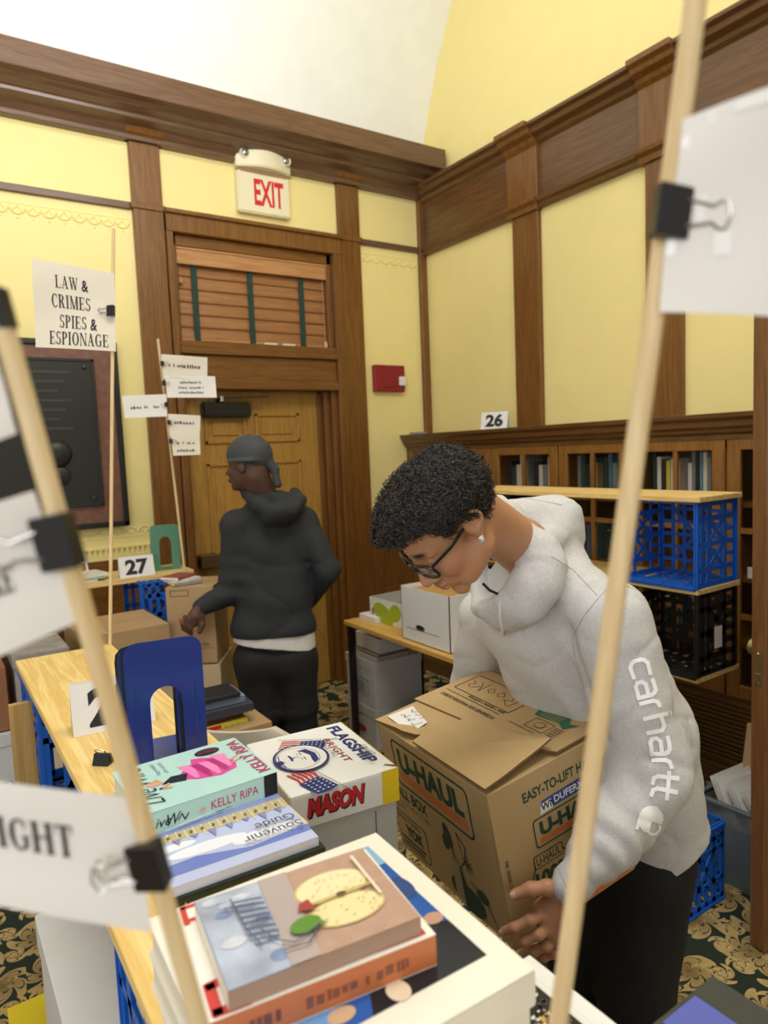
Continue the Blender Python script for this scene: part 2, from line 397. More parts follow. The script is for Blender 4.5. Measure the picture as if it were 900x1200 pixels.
# upper rail, pilasters
struct(MB().box(-3.2, 1.12, YW-.022, YW, 3.03, 3.07).box(2.64, 3.15, YW-.022, YW, 3.03, 3.07).build('trim_2', DOAKX, bevel=.004))
def pilaster(i, x0, x1, z0=0, z1=3.40):
    mb = MB().box(x0, x1, YW-.035, YW, z0, z1)
    mb.box(x0-.012, x1+.012, YW-.045, YW, 3.035, 3.068)
    mb.extrude([(YW, z1-.0), (YW-.035, z1), (YW-.05, z1+.02), (YW-.075, z1+.035), (YW-.095, z1+.065), (YW, z1+.065)], 'x', x0-.02, x1+.02)
    struct(mb.build('trim_%d' % i, OAK, bevel=.003))
pilaster(3, 1.13, 1.30); pilaster(4, 2.475, 2.64)
struct(MB().box(3.15, XW, YW-.035, YW, 0, 3.40).build('trim_5', OAK, bevel=.003))
# wainscot below the yellow
wn = MB().box(2.64, XW, YW-.03, YW, 0, 1.17).box(2.66, 2.99, YW-.045, YW, 1.12, 1.19).box(2.64, 2.72, YW-.045, YW, 0, 1.12).box(2.72, 3.0, YW-.045, YW, .55, .63).box(2.72, 3.0, YW-.05, YW, 0, .14)
struct(wn.build('trim_6', OAK, bevel=.003))
wl = MB().box(-3.2, 1.13, YW-.03, YW, 0, 1.06).box(-3.2, 1.13, YW-.05, YW, 0, .15)
struct(wl.build('trim_7', OAKX, bevel=.003))
# door and transom casing
cs = MB()
for x0, x1 in ((1.305, 1.345), (2.41, 2.475)): cs.box(x0, x1, YW-.05, YW+.02, 0, 3.03)
cs.box(1.305, 2.475, YW-.055, YW+.02, 2.93, 3.035).box(1.30, 2.48, YW-.075, YW, 3.03, 3.055)
cs.box(2.375, 2.41, YW-.01, YW+.14, 0, 2.93).box(2.335, 2.375, YW+.03, YW+.14, 0, 2.05).box(1.345, 1.37, YW-.01, YW+.14, 0, 2.93)
cs.box(2.30, 2.335, YW+.07, YW+.14, 0, 2.02)
struct(cs.build('trim_8', OAK, bevel=.004))
hd = MB().box(1.345, 2.41, YW-.03, YW+.14, 2.09, 2.235).box(1.345, 2.41, YW-.06, YW+.1, 2.235, 2.275).box(1.345, 2.41, YW-.04, YW+.14, 2.275, 2.315).box(1.345, 2.41, YW-.055, YW+.1, 2.03, 2.09).box(1.345, 2.41, YW-.01, YW+.14, 2.865, 2.93)
struct(hd.build('trim_9', OAKX, bevel=.004))
# six panel door
d1 = MB().box(1.37, 2.31, YW+.085, YW+.125, .005, 2.03)
door1 = d1.build('door_1', GOAK, bevel=.002); struct(door1)
for x0, x1 in ((1.50, 1.78), (1.84, 2.16)):
    for z0, z1 in ((.2, .82), (1.0, 1.58), (1.70, 1.89)):
        fr = MB()
        for a, b_, c, d in ((x0, x1, z0, z0+.022), (x0, x1, z1-.022, z1), (x0, x0+.022, z0, z1), (x1-.022, x1, z0, z1)): fr.box(a, b_, YW+.072, YW+.086, c, d)
        fr.box(x0+.05, x1-.05, YW+.076, YW+.086, z0+.05, z1-.05)
        fr.build('panel', GOAK, door1, bevel=.004)
pb = MB().box(1.40, 2.26, YW+.01, YW+.06, .945, 1.0).box(1.40, 1.52, YW+.0, YW+.085, .93, 1.015).box(2.18, 2.28, YW+.0, YW+.085, .93, 1.015)
pb.build('push_bar', M('bronze_bar', '#6a5535', .35, metal=.6), door1, bevel=.006)
MB().box(1.38, 2.30, YW+.078, YW+.086, .01, .18).build('kick_plate', GOAK, door1)
# door closer
t = thing('door_closer', 'black door closer box at the top of the panelled door', 'door closer', (1.48, YW+.02, 1.86))
MB().box(0, .32, .0, .065, 0, .10).build('body', BLACK, t, bevel=.012, seg=2)
MB().bar((.12, -.01, .12), (.42, -.03, .13), .022, .008).bar((.1, .02, .1), (.12, -.01, .12), .03, .02).build('arm', BLACK, t)
MB().lathe([(.018, 0), (.018, .03), (.006, .032)], (.12, -.005, .10)).build('spindle', STEEL, t, smooth=True)
# transom window behind the blind
win = MB().box(1.345, 2.41, YW+.11, YW+.13, 2.315, 2.865)
gl = win.build('window_1', M('dark_glass', '#2a2623', .1)); struct(gl)
t = thing('window_blind', 'closed wooden venetian blind with green tapes in the transom above the door', 'blind', (1.345, YW+.0, 2.315))
SL1 = MW('blind_slat', '#93633a', '#a57346', 'X', 1.0, .4); SL2 = MW('blind_valance', '#ae7a4c', '#c0905e', 'X', 1.0, .4)
MB().box(-.015, 1.045, .0, .02, .452, .545).box(-.015, 1.045, -.006, .0, .535, .55).build('valance', SL2, t, bevel=.003)
for i in range(6):
    z = .018+i*.0745
    MB().add([(.005, .038, z), (1.04, .038, z), (1.04, .036, z+.010), (.005, .036, z+.010), (.005, .050, z+.084), (1.04, .050, z+.084), (1.04, .054, z+.082), (.005, .054, z+.082), (.005, .040, z-.001), (1.04, .040, z-.001)],
             [(0, 1, 2, 3), (3, 2, 5, 4), (4, 5, 6, 7), (7, 6, 9, 8), (8, 9, 1, 0), (0, 3, 4, 7, 8), (1, 9, 6, 5, 2)]).build('slat', SL1, t)
MB().box(.005, 1.04, .03, .06, 0, .024).build('bottom_rail', SL2, t, bevel=.003)
TG = M('tape_green', '#1f3f35', .8)
for x in (.115, .475, .835): MB().box(x, x+.036, .024, .028, -.005, .455).build('tape', TG, t)
MB().tube([(1.01, .02, .45), (1.012, .015, .05)], .0015).lathe([(.004, 0), (.014, -.02), (.012, -.045), (.004, -.05)], (1.012, .012, .05), n=10).build('pull_cord', M('tassel', '#d9a98c', .6), t)
MB().tube([(.045, .02, .45), (.046, .02, .38)], .0015).lathe([(.004, 0), (.014, -.02), (.012, -.04), (.004, -.045)], (.046, .012, .38), n=10).build('pull_cord', SL2, t)
for x in (.57, .70): MB().box(x, x+.09, .026, .03, .004, .022).build('sticker', PAPERW, t)
# right wall cornice, frieze, rail (profile x,z)
def rwall(prof, a, b, mb): mb.extrude(prof, 'y', a, b)
fr = MB()
rwall([(XW+.03, 3.01), (XW-.035, 3.01), (XW-.04, 3.03), (XW-.055, 3.045), (XW-.06, 3.065), (XW-.02, 3.07), (XW-.02, 3.37), (XW-.04, 3.385), (XW-.05, 3.405), (XW-.085, 3.42), (XW-.095, 3.445), (XW-.12, 3.455), (XW-.12, 3.475), (XW+.03, 3.475)], -2.4, YW-.005, fr)
struct(fr.build('trim_10', DOAKY, bevel=.002))
for i, (a, b) in enumerate(((2.99, 3.20), (2.055, 2.255), (.95, 1.15))):
    mb = MB(); z = 3.01
    rwall([(XW+.0, 3.0), (XW-.05, 3.0), (XW-.055, 3.03), (XW-.075, 3.045), (XW-.08, 3.065), (XW-.045, 3.07), (XW-.045, 3.36), (XW-.065, 3.38), (XW-.075, 3.40), (XW-.11, 3.417), (XW-.12, 3.44), (XW-.145, 3.452), (XW-.145, 3.48), (XW+.0, 3.48)], a-.01, b+.03, mb)
    mb.box(XW-.035, XW, a, b, 1.70, 3.01)
    struct(mb.build('trim_%d' % (11+i), OAK, bevel=.002))
# embossed stencil friezes on the yellow panels (too small to pick apart)
def frieze(x0, x1, z, up, name):
    mb = MB(); n = int((x1-x0)/.075)
    for i in range(n):
        cx = x0+(i+.5)*(x1-x0)/n
        pts = [(cx+.034*math.cos(a), YW-.002, z-up*.03*math.sin(a)) for a in np.linspace(0, PI, 9)]
        mb.tube(pts, .005, 5); mb.tube([(cx-.02, YW-.002, z-.012*up), (cx, YW-.002, z+.012*up), (cx+.02, YW-.002, z-.012*up)], .004, 5)
        mb.lathe([(.009, 0), (.006, -.005)], (cx+.037, YW, z+.004), (0, 1, 0), 8); mb.lathe([(.007, 0), (.004, -.005)], (cx, YW, z-.048*up), (0, 1, 0), 8)
    mb.tube([(x0, YW-.001, z+.022*up), (x1, YW-.001, z+.022*up)], .003, 5)
    o = mb.build(name, YEL, kind='stuff', smooth=True); return o
for a, b, z, up, nm, lb in ((-.4, 1.11, 2.955, 1, 'embossed_frieze', 'embossed yellow frieze under the rail beside the plaque'), (2.67, 3.13, 2.955, 1, 'embossed_frieze', 'short embossed yellow frieze under the rail near the room corner'), (-.4, 1.11, 1.205, -1, 'embossed_frieze', 'embossed yellow frieze under the dark plaque')):
    tag(frieze(a, b, z, up, nm), lb, 'frieze')
mb = MB().box(-.6, 1.13, YW-.02, YW, 1.06, 1.085).box(-.6, 1.13, YW-.016, YW, 1.12, 1.13)
for i in range(58): mb.tube([(-.58+i*.0292, YW-.008, 1.086), (-.58+i*.0292, YW-.008, 1.12)], .009, 6)
o = mb.build('trim_14', YEL, bevel=0); struct(o)

# ------------------------------------------------------------------ things on the walls
t = thing('exit_sign', 'cream exit sign with red letters and two emergency lamp heads above the door', 'exit sign', (1.76, YW-.02, 3.11))
MB().box(0, .35, -.035, .02, 0, .245).build('sign_box', CREAM, t, bevel=.008, seg=2)
prof = [(0, .02)]+[(x, -.045-.06*math.sin(PI*(x+.01)/.37)) for x in np.linspace(-.01, .36, 15)]+[(.35, .02)]
mb = MB(); k = len(prof)
mb.add([(x, y, .26) for x, y in prof]+[(x, y, .395) for x, y in prof], [tuple(range(k)), tuple(range(2*k-1, k-1, -1))]+[(i, k+i, k+(i+1) % k, (i+1) % k) for i in range(k)])
mb.build('lamp_housing', CREAM, t, bevel=.006, seg=2)
MB().box(.02, .33, -.03, .02, .24, .262).build('neck', M('neck_tan', '#a98a6c', .6), t)
for x in (.045, .315):
    h = MB().lathe([(.034, .03), (.036, 0), (.03, -.012), (.026, -.006)], (x, -.07, .335), (0, 1, 0), 18).build('lamp_head', CREAM, t, smooth=True)
    MB().lathe([(.024, -.006), (.018, -.013), (.006, -.016)], (x, -.07, .335), (0, 1, 0), 14).build('lens', M('lamp_lens', '#9ea3a0', .15, metal=.7), h, smooth=True)
p = Print()
p.text('EXIT', .205, .055, .15, RED, width=.20, align='c', bold=.03)
p.build('lettering', t, (0, -.0352, 0), (1, 0, 0), (0, 0, 1))

t = thing('fire_alarm_panel', 'flat red fire alarm box with a white lever on the yellow wall', 'fire alarm', (2.71, YW, 2.03))
MB().box(0, .255, -.045, 0, 0, .185).build('box', ARED, t, bevel=.004)
MB().box(.07, .19, -.05, -.044, .03, .15).build('face', M('alarm_face', '#8c1524', .4), t, bevel=.002)
MB().box(.195, .25, -.07, -.045, .04, .105).build('lever', WCARD, t, bevel=.006)

t = thing('memorial_plaque', 'large dark bronze relief plaque on a red marble slab in a black frame', 'plaque', (.03, YW-.03, 1.25))
fm = MB()
for a, b, c, d in ((0, .95, 0, .03), (0, .95, 1.0, 1.03), (0, .03, 0, 1.03), (.92, .95, 0, 1.03)): fm.box(a, b, -.03, .03, c, d)
fm.build('frame', M('frame_black', '#1e1d1c', .4), t, bevel=.004)
MB().box(.02, .93, -.012, .02, .02, 1.01).build('slab', STONE, t)
br = MB().box(.13, .82, -.03, -.01, .125, .93)
for a, b, c, d in ((.13, .82, .125, .14), (.13, .82, .915, .93), (.13, .145, .125, .93), (.805, .82, .125, .93)): br.box(a, b, -.036, -.028, c, d)
br.build('bronze_plate', BRONZE, t, bevel=.002)
for x in (.18, .77):
    for z in (.17, .885): MB().lathe([(.014, 0), (.012, -.008), (.005, -.011)], (x, -.03, z), (0, 1, 0), 12).build('bolt', BRONZE, t, smooth=True)
rl = MB()
rl.lathe([(.075, 0), (.07, -.012), (.05, -.024), (.02, -.03)], (.60, -.03, .42), (0, 1, 0), 24); rl.lathe([(.05, 0), (.045, -.016), (.02, -.024)], (.61, -.03, .30), (0, 1, 0), 20)
rl.build('relief_wreath', BRONZE, t, smooth=True)
p = Print(); DI = M('bronze_letter', '#4a4a44', .35, metal=.4)
for i in range(7):
    for j in range(2): p.rect(.24+.24*j+.02*(i % 2), .44+.25*j-.03*(i % 3), .85-i*.05, .862-i*.05, DI, 1)
p.build('raised_text', t, (0, -.0302, 0), (1, 0, 0), (0, 0, 1), base=.002)

# ------------------------------------------------------------------ bookcase built along the right wall
bc = thing('glazed_bookcase', 'long built-in oak bookcase with glass doors along the yellow wall', 'bookcase', (0, 0, 0))
Y0c = -.6
cr_ = MB().extrude([(XW, 1.72), (2.926, 1.72), (2.93, 1.70), (2.945, 1.685), (2.95, 1.66), (2.965, 1.65), (2.97, 1.635), (2.985, 1.625), (2.985, 1.60), (XW, 1.60)], 'y', Y0c, YW-.002)
cr_.build('crown', DOAKY, bc, bevel=.002)
MB().box(2.99, 2.999+.002, Y0c, YW-.002, .44, 1.60).build('face_frame', GOAKY, bc) if False else None
MB().box(XW-.012, XW-.002, Y0c, YW-.002, .1, 1.6).build('back_panel', DOAKY, bc)
MB().box(2.985, XW, YW-.025, YW-.002, 0, 1.60).build('side', OAK, bc)
bs = MB().box(2.97, XW, Y0c, YW-.002, 0, .10).box(2.99, XW, Y0c, YW-.002, .10, .44)
bs.build('base', DOAKY, bc, bevel=.003)
for i in range(14): MB().box(2.975, 2.992, .2, 2.9, .13+i*.021, .142+i*.021).build('grille_slat', DOAKY, bc)
SZ = (.66, .965, 1.30)
mods = [1.18, 1.715, 2.215, 2.69, 3.235, 3.72, YW-.03]
for yb in mods: MB().box(3.0, XW, yb-.012, yb+.012, .44, 1.60).build('upright', GOAKY, bc)
for z in SZ+(.44,): MB().box(3.02, XW-.01, 1.18, YW-.03, z, z+.02).build('shelf', OAKY, bc)
for i in range(len(mods)-1):
    a, b = mods[i]+.004, mods[i+1]-.004
    d = MB(); x0, x1 = 2.978, 3.0
    solid = i == len(mods)-2
    for q in ((a, a+.062, .44, 1.60), (b-.062, b, .44, 1.60)): d.box(x0, x1, *q)
    d.box(x0+.001, x1-.001, a, b, 1.555, 1.60).box(x0+.001, x1-.001, a, b, .44, .50)
    dd = d.build('door', GOAKY, bc, bevel=.003)
    if solid: MB().box(x0+.01, x1-.004, a+.06, b-.06, .5, 1.556).build('panel', GOAKY, dd); continue
    m_ = MB(); mid = (a+b)/2
    m_.box(x0+.003, x1-.003, mid-.012, mid+.012, .5, 1.556)
    for z in (.815, 1.20): m_.box(x0+.004, x1-.004, a+.06, b-.06, z-.012, z+.012)
    m_.build('muntin', GOAKY, dd)
    for (c, e) in ((a+.06, mid-.012), (mid+.012, b-.06)):
        for z0, z1 in ((.5, .803), (.827, 1.188), (1.212, 1.556)): MB().box(2.988, 2.990, c, e, z0, z1).build('pane', GLASS, dd)
    MB().lathe([(.004, 0), (.004, -.012), (.011, -.018), (.009, -.026)], (2.978, b-.03, 1.0), (1, 0, 0), 10).build('knob', BRASS, dd, smooth=True)
# books behind the glass
bk_cols = {'black': '#2a2a2c', 'cream': '#d9d2bc', 'dark green': '#33423a', 'faded blue': '#51707e', 'yellow': '#d6c24c', 'pale pink': '#dcc3b4', 'white': '#dedcd4', 'light blue': '#5f93ab', 'grey': '#7f7e78', 'teal': '#5d8a84', 'dark red': '#7a3a33', 'tan': '#a58d63'}
names = list(bk_cols)
rows = {1: (['white', 'black', 'grey', 'cream', 'light blue', 'black', 'grey', 'white'], ['pale pink', 'cream', 'yellow', 'black', 'white', 'dark green']),
        0: (['teal', 'white', 'yellow', 'dark green', 'yellow', 'cream'], ['teal', 'yellow', 'cream', 'grey', 'black']),
        2: (['dark green', 'teal', 'grey', 'faded blue', 'dark green'], ['tan', 'faded blue', 'black', 'dark green', 'grey']),
        3: (['tan', 'cream', 'grey', 'cream', 'black'], ['grey', 'white', 'cream', 'dark green', 'black']),
        4: (['cream', 'tan', 'dark red', 'grey'], ['dark red', 'pale pink', 'white', 'black'])}
dn = {0: 'door by the open door edge', 1: 'door above the blue crate', 2: 'door behind the tall dowel', 3: 'door under the 26 card', 4: 'door nearest the corner'}
protos = {}
def shelf_book(y, w, h, d, col, z, label, group, x=3.045):
    if col not in protos:
        m = M('spine_'+col.replace(' ', '_'), bk_cols[col], .5, var=.08, vscale=20)
        mb = MB().box(0, 1, 0, .18, 0, 1, m).box(0, 1, .82, 1, 0, 1, m).box(0, .08, 0, 1, 0, 1, m).box(.06, .96, .16, .84, .01, .985, PAGES)
        protos[col] = mb.build('book'); o = protos[col]
    else: o = protos[col].copy(); COL.objects.link(o)
    o.location = (x, y, z); o.scale = (d, w, h); tag(o, label, 'book', group); return o
rs = random.Random(3)
for i in range(5):
    a, b = mods[i]+.07, mods[i+1]-.07; mid = (a+b)/2
    for half, (c, e) in enumerate(((a, mid-.015), (mid+.015, b))):
        y = c
        for q, col in enumerate(rows[i][half]):
            wd = (e-c)/len(rows[i][half])*rs.uniform(.86, .98)
            shelf_book(y, wd*.97, rs.uniform(.17, .235), .12, col, 1.3205, f'{col} book {"at the end of the row" if q == 0 else "beside a "+rows[i][half][q-1]+" one"}, {"nearer" if half == 0 else "farther"} pane, {dn[i]}', 'books behind the bookcase glass')
            y += wd
for z, i0 in ((.985, 0), (.68, 0), (.985, 2), (.985, 3), (.68, 1)):
    a, b = mods[i0]+.07, mods[i0+1]-.07; y = a
    prev = 'wood upright'
    while y < b-.06:
        pc = prev if prev == 'wood upright' else prev+' book'
        col = rs.choice(['black', 'dark green', 'dark red', 'tan', 'faded blue', 'grey']); wd = rs.uniform(.022, .05)
        shelf_book(y, wd, rs.uniform(.15, .22), .12, col, z+.0005, f'{col} book beside a {pc}, {"middle" if z > .9 else "lower"} shelf, {dn[i0]}', 'books on the lower bookcase shelves')
        y += wd+.001; prev = col
t = thing('paper_card', 'small white folded card on a lower shelf behind the glass beside the open door', 'card', (3.03, 1.58, .9852), (0, 0, 0))
t.location = (3.02, 1.60, .68+.22+.0)
t.location.z = .9852
MB().box(-.004, .0, -.035, .035, .0, .05).build('card', WCARD, t)

# number tent cards
def tent(name_, label, digits, loc, rz, w_=.15, h=.105, dep_=.06, dw=None):
    t = thing('number_tent_card', label, 'tent card', loc, (0, 0, rz), 'number tent cards')
    mb = MB(); th = .0012
    mb.prism([(0, 0), (w_, 0), (w_, h), (0, h)], (-w_/2, -dep_/2, .0), (1, 0, 0), (0, dep_/2/h, 1), -th)
    mb.prism([(0, 0), (w_, 0), (w_, h), (0, h)], (-w_/2, dep_/2, .0), (1, 0, 0), (0, -dep_/2/h, 1), th)
    mb.build('card', WCARD, t)
    V = np.array((0, dep_/2, h)); L = np.linalg.norm(V); V /= L
    p = Print(); p.text(digits, 0, h*.17, h*.68, INK, width=dw or w_*.66, align='c', bold=.045)
    p.build('number', t, (0, -dep_/2-.0001, .0), (1, 0, 0), V, base=.0006)
    return t
tent('t26', 'white tent card numbered 26 on top of the oak bookcase', '26', (2.99, 3.20, 1.7205), math.radians(-62), .17, .105)
struct(MB().box(2.95, 3.03, 3.95, 4.05, 1.72, 1.735).build('trim_15', M('grey_pad', '#8f9094', .5)))

# the open door at the right edge, seen edge-on
d2 = thing('open_door', 'dark oak door standing open edge-on at the right of the picture', 'door', (2.066, 1.085, .0), (0, 0, math.radians(-14)))
MB().box(0, .86, -.026, .026, .01, 2.12).build('leaf', MW('door_edge_oak', '#6b4526', '#7d5530', 'Z', 1.2, .4), d2, bevel=.002)
for sd in (-1, 1):
    for x0, x1 in ((.10, .39), (.47, .76)):
        for z0, z1 in ((.2, .85), (1.05, 1.6), (1.72, 1.98)):
            q_ = MB(); y0, y1 = (sd*.026, sd*.034) if sd > 0 else (-.034, -.026)
            for a, b_, c_, d_ in ((x0, x1, z0, z0+.02), (x0, x1, z1-.02, z1), (x0, x0+.02, z0, z1), (x1-.02, x1, z0, z1), (x0+.05, x1-.05, z0+.05, z1-.05)): q_.box(a, b_, y0, y1, c_, d_)
            q_.build('panel', MW('door_edge_oak', '#6b4526', '#7d5530'), d2)
lp = MB().box(-.0025, .0, -.0125, .0125, .86, .965).build('latch_plate', BRASS, d2)
MB().box(-.004, .0, -.009, -.003, .905, .935).box(-.010, .0, -.008, .008, .875, .895).build('bolt', STEEL, lp)
for z in (.868, .957): MB().lathe([(.004, 0), (.003, -.002)], (-.0025, 0, z), (1, 0, 0), 8).build('screw', STEEL, lp)
kn = MB().lathe([(.008, 0), (.008, .03), (.026, .04), (.028, .055), (.012, .065)], (.07, .026, .95), (0, 1, 0), 16).build('knob', BRASS, d2, smooth=True)

# ------------------------------------------------------------------ milk crates and plank shelves
def crate_parts(t, mat, w_=.28, d=.33, h=.28, fat=1.5):
    """open box: base in the xy plane, walls rise in z; every wall a lattice"""
    def wall(O, U, V, wu, hv, nm, base=False):
        O, U, V = (np.array(q, float) for q in (O, U, V)); N = np.cross(U, V); mb = MB()
        P = lambda a, b: O+U*a+V*b
        T = .0055
        def bar(a, b, c, d_, wd): mb.bar(P(a, b), P(c, d_), wd*(fat if wd < .015 else 1.0), T, None, N)
        if base:
            for k in range(7): bar(wu*k/6, 0, wu*k/6, hv, .009 if 0 < k < 6 else .02)
            for k in range(7): bar(0, hv*k/6, wu, hv*k/6, .009 if 0 < k < 6 else .02)
            for a, b, c, e in ((1, 1, 3, 3), (5, 1, 3, 3), (1, 5, 3, 3), (5, 5, 3, 3)): bar(wu*a/6, hv*b/6, wu*c/6, hv*e/6, .009)
        else:
            for v_, wd in ((0, .024), (.29, .010), (.70, .010), (.975, .022)): bar(0, max(hv*v_, .012), wu, max(hv*v_, .012), wd)
            mb.bar(P(0, hv-.006)+N*.005, P(wu, hv-.006)+N*.005, .012, .013, None, N)
            for u_, wd in ((.02, .022), (.20, .020), (.35, .009), (.5, .020), (.65, .009), (.80, .020), (.98, .022)): bar(wu*u_, 0, wu*u_, hv if wd > .01 else hv*.29, wd)
            for a, b in ((.20, .5), (.80, .5)): bar(wu*a, hv*.29, wu*b, hv*.70, .010); bar(wu*b, hv*.29, wu*a, hv*.70, .010)
            bar(wu*.02, hv*.84, wu*.98, hv*.84, .011)
        return mb.build(nm, mat, t)
    wall((-w_/2, -d/2, .004), (1, 0, 0), (0, 1, 0), w_, d, 'base', True)
    wall((-w_/2, -d/2, 0), (1, 0, 0), (0, 0, 1), w_, h, 'side'); wall((w_/2, d/2, 0), (-1, 0, 0), (0, 0, 1), w_, h, 'side')
    wall((w_/2, -d/2, 0), (0, 1, 0), (0, 0, 1), d, h, 'side'); wall((-w_/2, d/2, 0), (0, -1, 0), (0, 0, 1), d, h, 'side')
_cr = {}
def crate(color, label, loc, rot=(0, 0, 0), w_=.28, d=.33, h=.28, group='milk crates'):
    key = (color, w_, d, h)
    if key not in _cr:
        t = thing('milk_crate', label, 'crate', loc, rot, group); crate_parts(t, BLUEP if color == 'blue' else BLACKP, w_, d, h, 1.5 if color == 'blue' else 2.4); _cr[key] = t
    else:
        t = copy_tree(_cr[key]); t.location = loc; t.rotation_euler = rot; tag(t, label, 'crate', group)
    return t
def side_crate(color, label, x0, y0, z0, face=-1, ):
    """crate lying on its side, .28 deep in x, .33 tall, open towards -x (face=-1)"""
    # local z -> world -x ; local x -> world z
    if face == -1: return crate(color, label, (x0+.28, y0+.165, z0+.165), (0, -PI/2, 0), .322, .322, .275)
    return crate(color, label, (x0, y0+.165, z0+.165), (0, PI/2, 0), .322, .322, .275)
def plank(label, x0, x1, y0, y1, ztop, mat=PINEY, th=.02, group='pine shelf planks'):
    o = MB().box(0, x1-x0, 0, y1-y0, 0, th).build('pine_plank', mat, bevel=.0015); o.location = (x0, y0, ztop-th)
    return tag(o, label, 'plank', group)
# right hand unit
plank('top pine shelf plank resting on the blue crate by the bookcase', 2.35, 2.635, 1.45, 2.80, 1.40)
plank('middle pine plank between the blue crate and the black crate', 2.37, 2.66, 1.47, 2.80, 1.05)
plank('lowest pine plank under the black crate', 2.40, 2.69, 1.49, 2.80, .70)
side_crate('blue', 'blue milk crate on its side under the top plank by the bookcase', 2.36, 1.475, 1.05)
side_crate('black', 'black milk crate with a white label below the blue crate', 2.385, 1.49, .70)
ml = MB().box(0, .05, -.001, 0, 0, .085).build('paper_label', WCARD); ml.location = (2.50, 1.482, .80); tag(ml, 'small white label stuck on the side of the black crate', 'label')
side_crate('black', 'black milk crate in the dark below the lowest plank', 2.40, 1.97, .35-.0)
side_crate('black', 'black milk crate on the floor at the foot of the bookcase shelves', 2.40, 1.97, .0)
side_crate('black', 'black milk crate under the top plank behind the young man', 2.36, 2.45, 1.05)
side_crate('black', 'black milk crate under the middle plank behind the young man', 2.385, 2.45, .70)
side_crate('black', 'second black milk crate from the floor behind the young man', 2.40, 2.45, .35)
side_crate('black', 'black milk crate on the floor behind the young man', 2.40, 2.45, .0)
MB.box
fl = MB().box(0, .29, 0, .86, 0, .02).build('pine_plank', PINEY); fl.location = (2.40, 1.95, .33); tag(fl, 'low pine plank between the two lowest black crates', 'plank', 'pine shelf planks')
# floor crate, storage bin with papers
crate('blue', 'blue milk crate standing upright on the carpet by his leg', (2.08, 1.455, .002), (0, 0, 0), .30, .33, .28)
t = thing('storage_bin', 'clear grey plastic storage bin full of papers beside the blue floor crate', 'storage bin', (2.46, 1.27, 0))
CLR = M('cloudy_plastic', '#7f8c92', .2, alpha=.55)
mb = MB(); mb.box(-.14, .14, -.15, .15, 0, .006)
for a, b, c, d in ((-.15, -.145, -.16, .16), (.145, .15, -.16, .16), (-.15, .15, -.16, -.155), (-.15, .15, .155, .16)): mb.box(a, b, c, d, 0, .30)
mb.build('tub', CLR, t)
mb = MB()
for a, b, c, d in ((-.165, -.145, -.175, .175), (.145, .165, -.175, .175), (-.165, .165, -.175, -.155), (-.165, .165, .155, .175)): mb.box(a, b, c, d, .285, .302)
mb.build('rim', M('bin_rim', '#59656b', .3), t, bevel=.003)
o = MB().box(-.13, .13, -.14, .14, 0, .2).build('paper_bundle', M('bundle', '#a39b98', .8, var=.25, vscale=25)); o.location = (2.46, 1.27, .008); tag(o, 'packed grey and red papers seen through the storage bin wall', 'papers')
for i in range(9):
    o = MB().box(-.10, .10, -.0015, .0015, 0, .16).build('envelope', WCARD, bevel=0); o.location = (2.44+.006*(i % 3), 1.15+.024*i, .21)
    o.rotation_euler = (math.radians(-40+2*i), 0, math.radians(-14+5*(i % 3)))
    tag(o, 'white envelope leaning among others in the full storage bin', 'envelope', 'envelopes in the storage bin')
    p = Print()
    for r_ in range(4): p.rect(-.07, .02+.02*(r_ % 2), .11-.014*r_, .115-.014*r_, GREYINK)
    p.build('print', o, (0, -.0016, 0), (1, 0, 0), (0, 0, 1))
t = MB().box(0, .16, 0, .10, 0, .30).build('paper_bag', CARD2, bevel=.004); t.location = (2.52, 1.30, .215); t.rotation_euler = (0, math.radians(12), 0); tag(t, 'open brown carton with a white slip standing in the storage bin', 'carton')
MB().box(.02, .1, -.001, .0, .18, .29).build('slip', WCARD, t)

